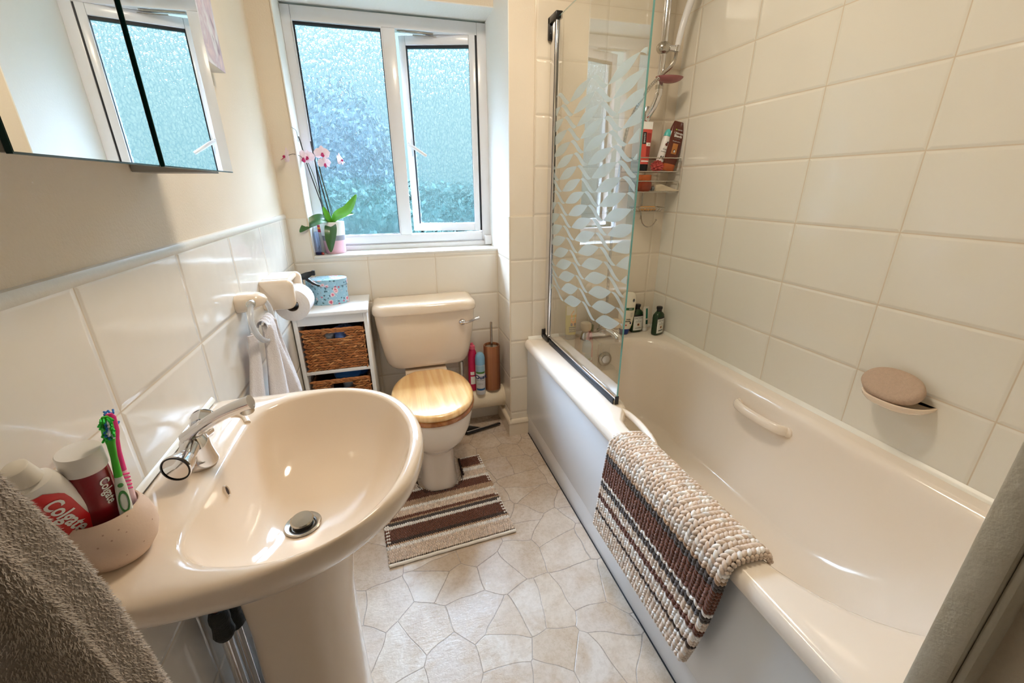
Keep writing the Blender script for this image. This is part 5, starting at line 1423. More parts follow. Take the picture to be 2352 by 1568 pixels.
# yellow gel tube upside-down
p = Prod('shower_gel_tube', 'yellow see-through tube with lemon label standing on its grey cap by the bath tap', 'tube', (-0.500, -0.062, RIMZ), -0.05)
p.body('tube_body', [(0.0261, 0.0265, 0.016), (0.05, 0.027, 0.0155), (0.10, 0.028, 0.011), (0.155, 0.029, 0.0035), (0.172, 0.029, 0.0014)], pm('yellow_translucent_gel', S(226, 206, 96), 0.2, trans=0.2, var=0.0), 2.4, main=True)
p.body('cap', [(0.0, 0.024, 0.0145), (0.002, 0.0262, 0.0158), (0.026, 0.0266, 0.0160)], pm('grey_translucent_cap', S(142, 132, 112), 0.3), 2.4)
p.patch('clear_top', -0.0255, 0.0255, 0.125, 0.170, pm('pale_clear_film', S(222, 212, 186), 0.3))
dpm = pm('orange_print', S(240, 164, 50), 0.4)
mb = MB(); vs = [p.surf(u, z, 0.0009) for u, z in ((0.010, 0.148), (0.024, 0.128), (0.023, 0.085), (0.010, 0.070), (-0.006, 0.088), (-0.004, 0.128))]
mb.add(vs, [(0, 1, 2, 3, 4, 5)]); mb.build('orange_droplet', dpm, p.main, smooth=False, recalc=False)
p.text('LEMON', 0.0095, 0.110, 0.0085, LW, off=0.0014)
p.text('TEA TREE', 0.0095, 0.100, 0.0052, LW, off=0.0014)
for sx in (-1, 1): p.disc('leaf_mark', 0.008 + sx * 0.009, 0.078, 0.006, 0.008, pm('olive_print_%d' % sx, S(92, 74, 40), 0.5), off=0.0015)
p.patch('name_panel', -0.014, 0.022, 0.040, 0.066, pm('brown_print', S(72, 58, 34), 0.5), off=0.0010)
p.text('ORIGINAL', 0.004, 0.058, 0.0085, pm('pale_yellow_print', S(240, 226, 150), 0.5), off=0.0015, bold=0.0002)
p.text('SOURCE', 0.004, 0.047, 0.0105, pm('pale_yellow_print_2', S(240, 226, 150), 0.5), off=0.0015, bold=0.0002)
# small green bottle behind the tap
p = Prod('small_bottle', 'small green bottle behind the bath mixer tap', 'bottle', (-0.378, -0.030, RIMZ), 0)
p.body('bottle_body', [(0, 0.018, 0.012), (0.002, 0.020, 0.013), (0.05, 0.020, 0.013), (0.056, 0.010, 0.008)], pm('mid_green_plastic', S(92, 132, 78), 0.3, trans=0.2), 2.5, main=True)
p.body('cap', [(0.0562, 0.008, 0.008), (0.066, 0.008, 0.008)], LG, 2.0)

# bath mixer
bt = thing('bath_mixer_tap', 'chrome bath mixer with two cream knobs on the far bath rim', 'tap', (-0.35, -0.085, RIMZ))
for i, x in enumerate((-0.430, -0.265)):
    MB().loft([sell(x, -0.088, a_, a_, RIMZ + z, 2, 32) for z, a_ in ((0.0, 0.027), (0.004, 0.027), (0.010, 0.024), (0.030, 0.022), (0.038, 0.017), (0.042, 0.012))]).build('pillar', M['chrome'], bt)
    MB().loft([sell(x, -0.088, a_, a_, RIMZ + z, 2.6, 32) for z, a_ in ((0.043, 0.014), (0.046, 0.021), (0.056, 0.0255), (0.072, 0.0265), (0.084, 0.0245), (0.089, 0.016), (0.090, 0.004))]).build('knob', pm('cream_knob_%d' % i, S(232, 212, 180), 0.25, coat=0.3), bt)
MB().loft([[(x, y, RIMZ + z) for y, z, _ in rrect(-0.088 - h, -0.088 + h, 0.008, 0.034, 0.010, 0, 2, 5)] for x, h in ((-0.425, 0.018), (-0.36, 0.018), (-0.335, 0.026), (-0.31, 0.018), (-0.27, 0.018))]).build('bridge', M['chrome'], bt)
MB().tube(catmull([(-0.345, -0.075, RIMZ + 0.030), (-0.335, -0.110, RIMZ + 0.050), (-0.318, -0.150, RIMZ + 0.045), (-0.303, -0.180, RIMZ + 0.028), (-0.300, -0.186, RIMZ + 0.010)], 6), [0.019] * 6 + [0.017] * 6 + [0.0165] * 6 + [0.0185] * 7, 20, flat=1.1).build('spout', M['chrome'], bt)
MB().tube([(-0.340, -0.072, RIMZ + 0.03), (-0.338, -0.070, RIMZ + 0.085)], 0.011, 16).tube([(-0.338, -0.070, RIMZ + 0.085), (-0.338, -0.070, RIMZ + 0.10)], 0.014, 16).build('diverter', M['chrome'], bt)

# things in the wire caddy
UT, MT = 1.3150, 1.2290
bn = pm('dark_brown_shampoo_plastic', S(92, 38, 22), 0.22, coat=0.3)
p = Prod('conditioner_bottle', 'tall dark brown conditioner bottle with copper cap, leaning in the upper caddy tier', 'bottle', (-0.055, -0.062, UT), -0.05, (0, R(10)))
p.body('bottle_body', [(0.0301, 0.034, 0.018), (0.045, 0.036, 0.019), (0.10, 0.0385, 0.020), (0.145, 0.037, 0.018), (0.180, 0.031, 0.013), (0.203, 0.025, 0.007), (0.207, 0.023, 0.005)], bn, 2.8, main=True)
p.body('cap', [(0.0, 0.029, 0.017), (0.002, 0.031, 0.018), (0.030, 0.031, 0.018)], pm('copper_plastic', S(184, 92, 40), 0.25, coat=0.3), 2.8)
p.text('GARNIER', 0.006, 0.172, 0.0062, LW)
p.disc('green_dot', -0.012, 0.172, 0.0032, 0.0032, pm('lime_print', S(170, 200, 80), 0.5))
p.text('Ultimate', 0.003, 0.158, 0.0125, LW, bold=0.0002)
p.text('Blends', 0.002, 0.146, 0.0150, LW, bold=0.0004)
p.text('CONDITIONER', 0.001, 0.135, 0.0045, LG)
p.text('The sleek restorer', 0.000, 0.124, 0.0052, LW)
gd = pm('golden_print', S(186, 124, 66), 0.4)
dd = p.patch('gold_emblem', -0.014, 0.012, 0.072, 0.115, gd)
p.disc('coconut_mark', -0.001, 0.084, 0.006, 0.007, pm('dark_print', S(60, 30, 20), 0.5), off=0.0009)
p.disc('cream_mark', 0.000, 0.083, 0.004, 0.005, LW, off=0.0013)
p = Prod('deodorant_can', 'slim white aerosol can with turquoise cap leaning in the upper caddy tier', 'aerosol can', (-0.106, -0.060, UT), 0.0, (0, R(13)))
p.body('can_body', [(0.0, 0.0150, 0.0150), (0.003, 0.0165, 0.0165), (0.132, 0.0165, 0.0165), (0.148, 0.0135, 0.0135)], pm('white_can', S(232, 230, 228), 0.3), 2.0, main=True)
p.body('cap', [(0.1482, 0.0150, 0.0150), (0.160, 0.0145, 0.0145), (0.172, 0.0110, 0.0110), (0.178, 0.005, 0.005)], pm('turquoise_cap', S(92, 194, 190), 0.3), 2.0, label='turquoise cap')
p.disc('fruit_mark', 0.0, 0.113, 0.0065, 0.0065, pm('maroon_fruit', S(96, 36, 30), 0.5))
p.disc('leaf_mark', 0.003, 0.122, 0.004, 0.004, LB)
p.text('Coco', 0.0, 0.093, 0.0095, LB)
p.text('PARADISE', 0.0, 0.082, 0.0065, LB)
p.text('Me', -0.002, 0.056, 0.0200, LB, bold=0.0003, shear=0.2)
p.text('body spray', 0.0, 0.040, 0.0045, LG)
p = Prod('hair_tube', 'coral and black hair product tube standing behind the screen edge in the upper caddy tier', 'tube', (-0.183, -0.064, UT), -0.12, (0, R(2)))
p.body('tube_body', [(0.0281, 0.020, 0.020), (0.06, 0.0215, 0.018), (0.12, 0.0225, 0.011), (0.18, 0.0235, 0.0025), (0.200, 0.0235, 0.0015)], pm('coral_tube', S(206, 84, 72), 0.35), 2.2, main=True)
p.body('cap', [(0.0, 0.018, 0.018), (0.002, 0.0200, 0.0200), (0.028, 0.0200, 0.0200)], M['black'], 2.0)
p.patch('white_crimp', -0.0225, 0.0225, 0.170, 0.200, LW, off=0.0006)
p.patch('black_panel', -0.020, -0.004, 0.110, 0.158, LB)
p.patch('dark_red_panel', -0.002, 0.018, 0.060, 0.155, pm('dark_red_print', S(150, 48, 44), 0.5))
p.patch('white_band', -0.004, 0.017, 0.102, 0.116, LW, off=0.0009)
p.patch('white_band', -0.018, 0.017, 0.038, 0.043, LW, off=0.0009)
p.text('SMOOTH', -0.012, 0.134, 0.0090, LW, rot=PI / 2, off=0.0009)
p.text('III', 0.009, 0.109, 0.009, LB, off=0.0013, rot=PI / 2)
# bath pouf scrunched in front
rnd = random.Random(4)
mb = MB()
def pf(u, v_):
    a = 2 * PI * u; b_ = -PI / 2 + PI * v_
    k = 1 + 0.22 * math.sin(7 * a + 3 * b_) + 0.16 * math.sin(11 * b_ - 4 * a) + 0.1 * math.sin(17 * a + 13 * b_)
    return (-0.128 + 0.026 * k * math.cos(b_) * math.cos(a), -0.092 + 0.013 * k * math.cos(b_) * math.sin(a), 1.334 + 0.019 * k * math.sin(b_))
mb.grid(60, 40, pf, wrap=True)
tag(mb.build('bath_pouf', pm('salmon_netting', S(190, 84, 78), 0.8, bump=0.9, bscale=300), origin=(-0.128, -0.092, 1.316)), 'salmon-pink scrunched bath pouf in the upper caddy tier', 'bath pouf')
am = pm('amber_translucent', S(150, 56, 26), 0.12, coat=0.4, trans=0.2)
p = Prod('amber_jar', 'amber translucent jar with orange lid in the middle caddy tier', 'jar', (-0.172, -0.066, MT), 0)
p.body('jar_body', [(0, 0.028, 0.022), (0.004, 0.033, 0.026), (0.014, 0.036, 0.029), (0.034, 0.036, 0.029), (0.046, 0.030, 0.024)], am, 2.6, main=True)
p.body('lid', [(0.0462, 0.030, 0.025), (0.048, 0.032, 0.026), (0.068, 0.032, 0.026), (0.070, 0.030, 0.024)], pm('orange_lid', S(196, 98, 40), 0.25, coat=0.3), 2.4)
tb = thing('squeezed_tube', 'cream squeezed-flat tube lying in the middle caddy tier', 'tube', (-0.06, -0.06, MT))
MB().loft([[(x, y0, z0), (x, y1, z0), (x, y1, z1), (x, (y0 + y1) / 2, z1 + 0.002), (x, y0, z1)] for x, y0, y1, z0, z1 in ((-0.118, -0.085, -0.050, MT + 0.001, MT + 0.026), (-0.095, -0.090, -0.045, MT + 0.001, MT + 0.030), (-0.060, -0.094, -0.042, MT + 0.001, MT + 0.020), (-0.030, -0.098, -0.046, MT + 0.001, MT + 0.009), (0.0 - 0.004, -0.100, -0.050, MT + 0.001, MT + 0.003))]).build('tube_body', pm('cream_foil_tube', S(218, 204, 178), 0.35), tb, angle=50)
MB().tube([(-0.150 + 0.018, -0.068, MT + 0.011), (-0.1185, -0.068, MT + 0.013)], 0.0095, 14).build('cap', LG, tb)

# ceramic soap dish on the right wall with an oval sponge
sdz = 0.690
ws = thing('wall_soap_dish', 'cream ceramic soap dish fixed to the right wall over the bath', 'soap dish', (-0.03, -1.15, 0.67))
rings = []
for z, k, in ((0.664, 0.50), (0.668, 0.72), (0.676, 0.88), (0.686, 0.98), (0.694, 1.0), (0.696, 0.97), (0.694, 0.90), (0.690, 0.80), (0.688, 0.55)):
    rings.append([(min(-0.0005, x), y, zz) for x, y, zz in sell(-0.010, -1.170, 0.080 * k, 0.080 * k, z + 0.014, 2.3, 48)])
MB().loft(rings).build('dish', M['suite'], ws, angle=60)
spg = MB()
Mg = Matrix.Translation((-0.046, -1.164, 0.742)) @ Matrix.Rotation(R(-40), 4, 'Y') @ Matrix.Rotation(R(4), 4, 'X')
spg.loft([sell(0, 0, 0.049 + a_, 0.070 + a_, z, 2.15, 44) for z, a_ in ((-0.014, -0.010), (-0.012, -0.003), (-0.006, 0.0), (0.008, 0.0), (0.013, -0.004), (0.015, -0.012))]).xf(Mg)
tag(spg.build('bath_sponge', pm('beige_sponge', S(206, 180, 158), 0.95, bump=0.8, bscale=420, var=0.05, vscale=160), angle=60, origin=(-0.046, -1.15, 0.695)), 'beige oval bath sponge resting on the wall soap dish', 'sponge')

# ------------------------------------------------------------------ by the toilet: things on the soil pipe
PZ = 0.2212
bb = thing('toilet_brush', 'toilet brush with steel handle in a round bamboo holder on the pipe', 'toilet brush', (-0.853, 0.150, PZ))
BBX, BBY = -0.853, 0.150
def shiftmat(o): return o
hb_ = MB().lathe([(0.0, 0.0), (0.043, 0.0), (0.0445, 0.002), (0.0435, 0.246), (0.0410, 0.250), (0.0375, 0.250), (0.0375, 0.240), (0.0, 0.240)], (BBX, BBY, PZ), 40, cap=False)
hb_.build('bamboo_holder', M['bamboo'], bb, label='striped bamboo holder')
MB().lathe([(0.0, 0.2405), (0.0365, 0.2405), (0.0365, 0.2425), (0.0, 0.2435)], (BBX, BBY, PZ), 32, cap=False).build('lid_plate', M['dull_chrome'], bb)
MB().tube([(BBX, BBY, PZ + 0.243), (BBX, BBY, PZ + 0.375)], 0.0062, 16).build('steel_handle', M['dull_chrome'], bb)
p = Prod('air_freshener', 'white air freshener can with light blue cap beside the toilet brush', 'aerosol can', (-0.9245, 0.118, PZ - 0.009), yaw_to_cam(-0.9245, 0.118))
p.body('can_body', [(0, 0.0235, 0.0235), (0.003, 0.0255, 0.0255), (0.165, 0.0255, 0.0255), (0.170, 0.0245, 0.0245)], pm('white_aerosol', S(222, 224, 228), 0.25), 2.0, main=True)
p.body('cap', [(0.1702, 0.0255, 0.0255), (0.205, 0.0255, 0.0255), (0.222, 0.0225, 0.0225), (0.232, 0.014, 0.018), (0.234, 0.006, 0.010)], pm('light_blue_cap', S(132, 180, 210), 0.3), 2.0, label='light blue cap')
p.patch('sky_picture', -0.0245, 0.0245, 0.130, 0.168, pm('sky_blue_print', S(150, 186, 204), 0.4))
p.patch('meadow_picture', -0.0245, 0.0245, 0.124, 0.134, pm('meadow_green_print', S(70, 120, 56), 0.4), off=0.0006)
nv = pm('navy_lettering', S(20, 40, 96), 0.4)
p.text('Oust', 0.001, 0.103, 0.030, nv, bold=0.0010)
p.text('odour eliminator', 0.0, 0.086, 0.0062, nv, bold=0.0001)
p.text('kills odour\ncausing bacteria\noutdoor scent', -0.002, 0.066, 0.0048, LG)
p.patch('blue_band', -0.0215, 0.0225, 0.027, 0.038, pm('mid_blue_print', S(36, 96, 150), 0.4))
p = Prod('toilet_cleaner', 'red-pink toilet cleaner bottle behind the air freshener can', 'bottle', (-0.957, 0.158, PZ), 0.2, (0, 0))
p.body('bottle_body', [(0, 0.024, 0.020), (0.004, 0.027, 0.022), (0.09, 0.026, 0.022), (0.15, 0.024, 0.020), (0.195, 0.024, 0.020), (0.222, 0.019, 0.016), (0.236, 0.0125, 0.0125)], pm('raspberry_plastic', S(206, 36, 84), 0.25), 2.5, main=True)
p.body('cap', [(0.2362, 0.0165, 0.0165), (0.254, 0.0150, 0.0150), (0.257, 0.009, 0.009), (0.268, 0.0065, 0.0065), (0.269, 0.004, 0.004)], pm('pink_cap', S(226, 96, 120), 0.3), 2.0)
p.patch('white_label', -0.020, 0.004, 0.040, 0.085, LW)
p.patch('white_label', -0.020, 0.000, 0.094, 0.112, LW)

# ------------------------------------------------------------------ window sill: orchid and bottles
PX_, PY_ = -1.566, 0.322
pot = thing('orchid_plant', 'potted pink orchid in a white, grey and pink striped pot on the window sill', 'plant', (PX_, PY_, SILL))
MB().lathe([(0, 0), (0.044, 0), (0.046, 0.003), (0.049, 0.060)], (PX_, PY_, SILL + 0.0005), 40, cap=False).build('pot_base', pm('pink_glaze', S(226, 178, 190), 0.4, bump=0.2, bscale=200), pot, label='pink lower band of the pot')
MB().lathe([(0.049, 0.060), (0.0515, 0.083)], (PX_, PY_, SILL + 0.0005), 40, cap=False).build('pot_band', pm('grey_glaze', S(140, 138, 148), 0.4), pot, recalc=False, label='grey middle band of the pot')
MB().lathe([(0.0515, 0.083), (0.0545, 0.140), (0.0535, 0.143), (0.0500, 0.143), (0.0490, 0.128), (0.0, 0.126)], (PX_, PY_, SILL + 0.0005), 40, cap=False).build('pot_rim', pm('white_glaze', S(240, 238, 236), 0.4, bump=0.2, bscale=200), pot, label='white upper band of the pot')
MB().lathe([(0.048, 0.1265), (0.03, 0.131), (0.0, 0.133)], (PX_, PY_, SILL + 0.0005), 24, cap=False).build('soil', pm('bark_soil', S(86, 62, 44), 0.9, bump=0.9, bscale=90), pot)
stem_m = pm('dark_stem', S(40, 36, 30), 0.6); stk = pm('green_stem', S(70, 84, 50), 0.6)
B0 = Vector((PX_ - 0.010, PY_ - 0.002, SILL + 0.13))
def W3(x, z, y=0.315): return Vector((x, y, z))
stems = [
    ([B0, W3(-1.600, 1.20), W3(-1.630, 1.35), W3(-1.641, 1.440, 0.305), W3(-1.6435, 1.458, 0.300)], 0.0024, stem_m),
    ([B0 + Vector((0.004, 0, 0)), W3(-1.594, 1.20), W3(-1.610, 1.30), W3(-1.630, 1.375), W3(-1.640, 1.425, 0.308)], 0.0016, stk),
    ([B0 + Vector((0.012, 0, 0)), W3(-1.578, 1.20, 0.318), W3(-1.594, 1.34, 0.318), W3(-1.601, 1.442, 0.318)], 0.0030, stem_m),
    ([B0 + Vector((0.018, 0, 0)), W3(-1.566, 1.20), W3(-1.580, 1.30), W3(-1.584, 1.38)], 0.0015, stk),
    ([B0 + Vector((0.026, 0, 0)), W3(-1.560, 1.18), W3(-1.574, 1.27), W3(-1.580, 1.34)], 0.0014, stem_m),
    ([W3(-1.648, 1.440), W3(-1.646, 1.462, 0.29), W3(-1.644, 1.478, 0.26), W3(-1.652, 1.484, 0.215)], 0.0008, stem_m),
    ([W3(-1.632, 1.378), W3(-1.640, 1.372, 0.29), W3(-1.645, 1.380, 0.26), W3(-1.665, 1.384, 0.22), W3(-1.686, 1.374, 0.198)], 0.0010, stem_m),
    ([W3(-1.592, 1.392), W3(-1.580, 1.385), W3(-1.566, 1.362), W3(-1.556, 1.372), W3(-1.550, 1.384)], 0.0011, stem_m),
    ([W3(-1.566, 1.362), W3(-1.545, 1.338), W3(-1.520, 1.334), W3(-1.508, 1.352), W3(-1.492, 1.362)], 0.0009, stem_m),
]
for pts, r_, m_ in stems:
    MB().tube(catmull(pts, 8), r_, 8).build('stem', m_, pot)
petal_m = pm('pale_pink_petal', S(244, 226, 236), 0.6, var=0.05, vscale=40, trans=0.0); lip_m = pm('magenta_lip', S(176, 30, 96), 0.5)
def petal(mb, c, dirv, nrm, ln, wd, curl=0.2, mat=0):
    d = Vector(dirv).normalized(); n_ = Vector(nrm).normalized(); s_ = d.cross(n_).normalized()
    def f(u, v_):
        w_ = wd * math.sin(PI * min(1, v_ * 0.93 + 0.06)) ** 0.75 * (2 * u - 1)
        return Vector(c) + d * (ln * v_) + s_ * w_ + n_ * (curl * ln * v_ * v_ - 0.35 * abs(w_) * (2 * abs(u - .5)))
    up = [[f(i / 6, j / 8) for i in range(7)] for j in range(9)]
    v = [tuple(p) for r in up for p in r] + [tuple(p - n_ * 0.0006) for r in up for p in r]
    K = 63; F = []
    for j in range(8):
        for i in range(6):
            a = j * 7 + i
            F.append((a, a + 1, a + 8, a + 7)); F.append((a + K, a + 7 + K, a + 8 + K, a + 1 + K))
    mb.add(v, F, mat)
def flower(c, nrm, s_, label=None):
    n_ = Vector(nrm).normalized(); up = Vector((0, 0, 1)); up = (up - n_ * up.dot(n_)).normalized(); rt = up.cross(n_)
    mb = MB()
    for a, ln, wd in ((90, 0.030, 0.011), (205, 0.028, 0.010), (335, 0.028, 0.010), (10, 0.031, 0.018), (170, 0.031, 0.018)):
        d = rt * math.cos(R(a)) + up * math.sin(R(a))
        petal(mb, Vector(c) + n_ * 0.001, d, n_, ln * s_, wd * s_, -0.12)
    fo_ = mb.build('flower', petal_m, pot, recalc=False)
    lp = MB()
    petal(lp, Vector(c) + n_ * 0.004, -up * 0.7 + n_ * 0.6, n_, 0.016 * s_, 0.007 * s_, 0.1)
    lp.sphere(tuple(Vector(c) + n_ * 0.005), 0.0045 * s_, seg=10, rg=6)
    lp.build('lip', lip_m, fo_, recalc=False)
flower(W3(-1.690, 1.372, 0.195), (-0.9, -0.35, 0.1), 1.25)
flower(W3(-1.640, 1.372, 0.298), (0.35, -0.9, -0.2), 1.15)
flower(W3(-1.622, 1.378, 0.305), (-0.25, -0.9, -0.1), 1.0)
flower(W3(-1.560, 1.392, 0.300), (0.25, -0.95, -0.1), 1.10)
flower(W3(-1.556, 1.352, 0.302), (0.5, -0.8, -0.4), 1.0)
flower(W3(-1.486, 1.366, 0.305), (0.95, -0.3, 0.1), 1.05)
def leafm(name, col):
    t = NT(name); p, _ = t.pos()
    n = t.noise(30, 3, 0.5, p)
    t.setc(t.ramp(n, [(0.3, tuple(c * 0.85 for c in col[:3]) + (1,)), (0.7, col)])); t.bsdf.inputs['Roughness'].default_value = 0.3; t.bsdf.inputs['Coat Weight'].default_value = 0.3
    return t.mat
LD = leafm('dark_leaf', S(48, 98, 46)); LL = leafm('light_leaf', S(96, 178, 44))
def oleaf(pts, w_, mat, nrm=(0, -0.6, 0.8)):
    cp = catmull(pts, 8); n = len(cp); mb = MB(); up_ = []; N_ = Vector(nrm).normalized()
    for i, p in enumerate(cp):
        t = i / (n - 1); a = cp[max(0, i - 1)]; b_ = cp[min(n - 1, i + 1)]; d = (b_ - a).normalized()
        s_ = d.cross(N_).normalized(); nn = s_.cross(d).normalized()
        hw = w_ * (math.sin(PI * (t ** 0.8) * 0.97 + 0.06)) ** 0.8
        up_.append([p + s_ * hw * k + nn * (0.30 * hw * abs(k)) for k in (-1, -0.66, -0.33, 0, 0.33, 0.66, 1)])
    v = [tuple(q) for r in up_ for q in r] + [tuple(q - N_ * 0.0016) for r in up_ for q in r]; K = 7 * n; F = []
    for j in range(n - 1):
        for i in range(6):
            a = j * 7 + i; F.append((a, a + 1, a + 8, a + 7)); F.append((a + K, a + 7 + K, a + 8 + K, a + 1 + K))
        a = j * 7; F.append((a, a + 7, a + 7 + K, a + K)); a = j * 7 + 6; F.append((a, a + K, a + 7 + K, a + 7))
    mb.add(v, F); return mb.build('leaf', mat, pot, angle=60)
LB_ = Vector((PX_ - 0.004, PY_ - 0.012, SILL + 0.138))
oleaf([LB_, (-1.600, 0.270, 1.118), (-1.650, 0.235, 1.100), (-1.690, 0.215, 1.070)], 0.027, LD, (0.1, -0.75, 0.65))
oleaf([LB_, (-1.566, 0.262, 1.080), (-1.572, 0.238, 1.030), (-1.578, 0.232, 0.975)], 0.026, LD, (0, -1, 0.15))
oleaf([LB_ + Vector((0.006, 0, 0)), (-1.535, 0.285, 1.128), (-1.490, 0.280, 1.150), (-1.462, 0.285, 1.185), (-1.440, 0.290, 1.222)], 0.027, LL, (-0.3, -0.8, 0.6))
oleaf([LB_ + Vector((0.012, 0.01, 0)), (-1.530, 0.30, 1.124), (-1.495, 0.30, 1.135), (-1.462, 0.30, 1.138)], 0.020, LD, (-0.2, -0.7, 0.8))
oleaf([LB_, (-1.575, 0.300, 1.120), (-1.584, 0.298, 1.150), (-1.590, 0.300, 1.172)], 0.013, LL, (0.4, -1, 0.1))
p = Prod('spray_can', 'white can with red and orange bands behind the orchid', 'can', (-1.618, 0.345, SILL + 0.0005), 0)
p.body('can_body', [(0, 0.0165, 0.0165), (0.003, 0.018, 0.018), (0.130, 0.018, 0.018), (0.138, 0.014, 0.014)], LW, 2.0, main=True)
p.body('cap', [(0.1382, 0.0165, 0.0165), (0.160, 0.0165, 0.0165), (0.166, 0.012, 0.012)], pm('white_can_cap', S(242, 240, 240), 0.3), 2.0)
rd_ = pm('can_red', S(178, 34, 60), 0.4)
p.patch('red_band', -0.0172, 0.0172, 0.096, 0.132, rd_); p.patch('orange_band', -0.0172, 0.0172, 0.110, 0.119, pm('can_orange', S(240, 150, 40), 0.4), off=0.0007)
p = Prod('clear_bottle', 'clear upright bottle with dark blue base at the left end of the sill', 'bottle', (-1.634, 0.272, SILL + 0.0005), 0)
p.body('bottle_body', [(0.0121, 0.0145, 0.0145), (0.03, 0.0145, 0.0145), (0.095, 0.0130, 0.0130), (0.104, 0.009, 0.009)], M['clear_blue'], 2.0, main=True)
p.body('base', [(0, 0.0125, 0.0125), (0.002, 0.0145, 0.0145), (0.012, 0.0145, 0.0145)], pm('navy_base', S(20, 28, 80), 0.3), 2.0)
p.body('cap', [(0.1042, 0.0095, 0.0095), (0.122, 0.0095, 0.0095)], M['clear_plastic'], 2.0)
rb = MB().sphere((-1.617, 0.262, SILL + 0.0065), 0.0065)
tag(rb.build('small_bead', pm('brick_red_plastic', S(150, 50, 44), 0.4), origin=(-1.617, 0.262, SILL)), 'small brick-red blob at the foot of the clear bottle on the sill', 'ornament')

# ------------------------------------------------------------------ on the basin: beaker with toothbrushes and toothpaste
CPX, CPY, CPZ = -1.6930, -1.312, 0.8070
cup = thing('toothbrush_beaker', 'speckled beige round ceramic beaker on the near corner of the basin', 'beaker', (CPX, CPY, CPZ))
def speckle():
    t = NT('speckled_stoneware'); p, _ = t.pos()
    v = t.node('ShaderNodeTexVoronoi', feature='F1'); v.inputs['Scale'].default_value = 170; t.l.new(p, v.inputs['Vector'])
    n = t.noise(8, 3, 0.5, p); base = t.ramp(n, [(0.3, S(214, 186, 162)), (0.7, S(224, 198, 176))])
    sc_ = t.node('ShaderNodeSeparateColor'); t.l.new(v.outputs['Color'], sc_.inputs[0])
    keep = t.math('GREATER_THAN', sc_.outputs[0], 0.80)
    t.setc(t.mix(t.math('MULTIPLY', t.maprange(v.outputs['Distance'], 0.24, 0.12), t.math('MULTIPLY', keep, 0.6)), base, S(150, 100, 72)))
    t.bsdf.inputs['Roughness'].default_value = 0.55; t.bump(t.noise(300, 3, 0.6, p), 0.2, 0.001)
    return t.mat
pr_ = [(0.0, 0.0), (0.032, 0.0), (0.038, 0.004), (0.048, 0.019), (0.0532, 0.038), (0.0535, 0.052), (0.0500, 0.070), (0.0440, 0.084), (0.0420, 0.0875), (0.0400, 0.0870), (0.0400, 0.084), (0.045, 0.070), (0.0485, 0.052), (0.048, 0.036), (0.040, 0.015), (0.0, 0.010)]
pr_ = [(a * 0.85, b_ * 0.85) for a, b_ in pr_]
MB().lathe(pr_, (CPX, CPY, CPZ), 56, cap=False).build('beaker_body', speckle(), cup, angle=70)

def along(base, tip, roll_to=None):
    """matrix whose Z runs base->tip and whose -Y faces the camera"""
    base = Vector(base); z = (Vector(tip) - base).normalized()
    view = (base - cam.location).normalized()
    y = (view - z * view.dot(z)).normalized(); x = y.cross(z)
    Mx = Matrix((x, y, z)).transposed().to_4x4(); Mx.translation = base
    return Mx
class ProdM(Prod):
    def __init__(s, name, label, cat, Mx, group=None):
        s.t = thing(name, label, cat, Mx.translation, group); s.M = Mx; s.secs = None
RED = pm('toothpaste_red', S(204, 26, 34), 0.3, coat=0.3); DRED = pm('toothpaste_dark_red', S(130, 16, 28), 0.25, coat=0.3)
WP = pm('white_tube_plastic', S(236, 232, 224), 0.3, coat=0.2)
# squeezed toothpaste tube leaning out towards the camera and wall
Mt = along((-1.696, -1.322, CPZ + 0.048), (-1.692, -1.368, CPZ + 0.192)) @ Matrix.Rotation(R(-6), 4, 'Y')
p = ProdM('toothpaste_tube', 'squeezed red and white toothpaste tube with white cap leaning in the beaker', 'toothpaste', Mt)
p.body('tube_body', [(0.0, 0.0215, 0.0016), (0.03, 0.0215, 0.004), (0.055, 0.0185, 0.0065), (0.075, 0.0165, 0.008), (0.092, 0.0180, 0.0110), (0.112, 0.0185, 0.0140), (0.120, 0.0165, 0.0145), (0.1235, 0.010, 0.0095)], WP, 2.2, main=True)
p.body('cap', [(0.1240, 0.0098, 0.0098), (0.1245, 0.0118, 0.0118), (0.146, 0.0108, 0.0108), (0.1475, 0.009, 0.009)], pm('ivory_cap', S(224, 216, 200), 0.35), 2.0)
mb = MB()
def redp(u, v_):
    z = 0.0 + 0.110 * v_
    w0 = float(np.interp(z, [0, 0.05, 0.08, 0.095, 0.110], [-0.0205, -0.0180, -0.0158, -0.0172, -0.0160]))
    w1 = float(np.interp(z, [0, 0.05, 0.08, 0.095, 0.110], [0.0060, 0.0070, 0.0090, 0.0085, -0.002]))
    return p.surf(w0 + (w1 - w0) * u, z, 0.0005)
mb.grid(12, 20, redp); rp_ = mb.build('red_label', RED, p.main, recalc=False, label='red printed panel')
p.text('Colgate', -0.0055, 0.060, 0.0215, LW, off=0.0011, rot=-PI / 2, bold=0.0006, spacing=1.0, parent=rp_)
# fat red tube with white screw cap
Mt = along((-1.691, -1.314, CPZ + 0.036), (-1.678, -1.333, CPZ + 0.176))
p = ProdM('toothpaste_canister', 'fat dark red toothpaste container with wide white cap standing in the beaker', 'toothpaste', Mt)
p.body('canister_body', [(0.0, 0.016, 0.008), (0.02, 0.0175, 0.011), (0.08, 0.0190, 0.016), (0.110, 0.0190, 0.0175)], DRED, 2.1, main=True)
p.body('cap', [(0.1102, 0.0200, 0.0190), (0.1115, 0.0205, 0.0195), (0.134, 0.0200, 0.0190), (0.1355, 0.0190, 0.0180)], pm('white_screw_cap', S(234, 230, 224), 0.35), 2.0, label='wide white cap')
p.text('Colgate', 0.0095, 0.078, 0.0125, LW, rot=-PI / 2, bold=0.0003)

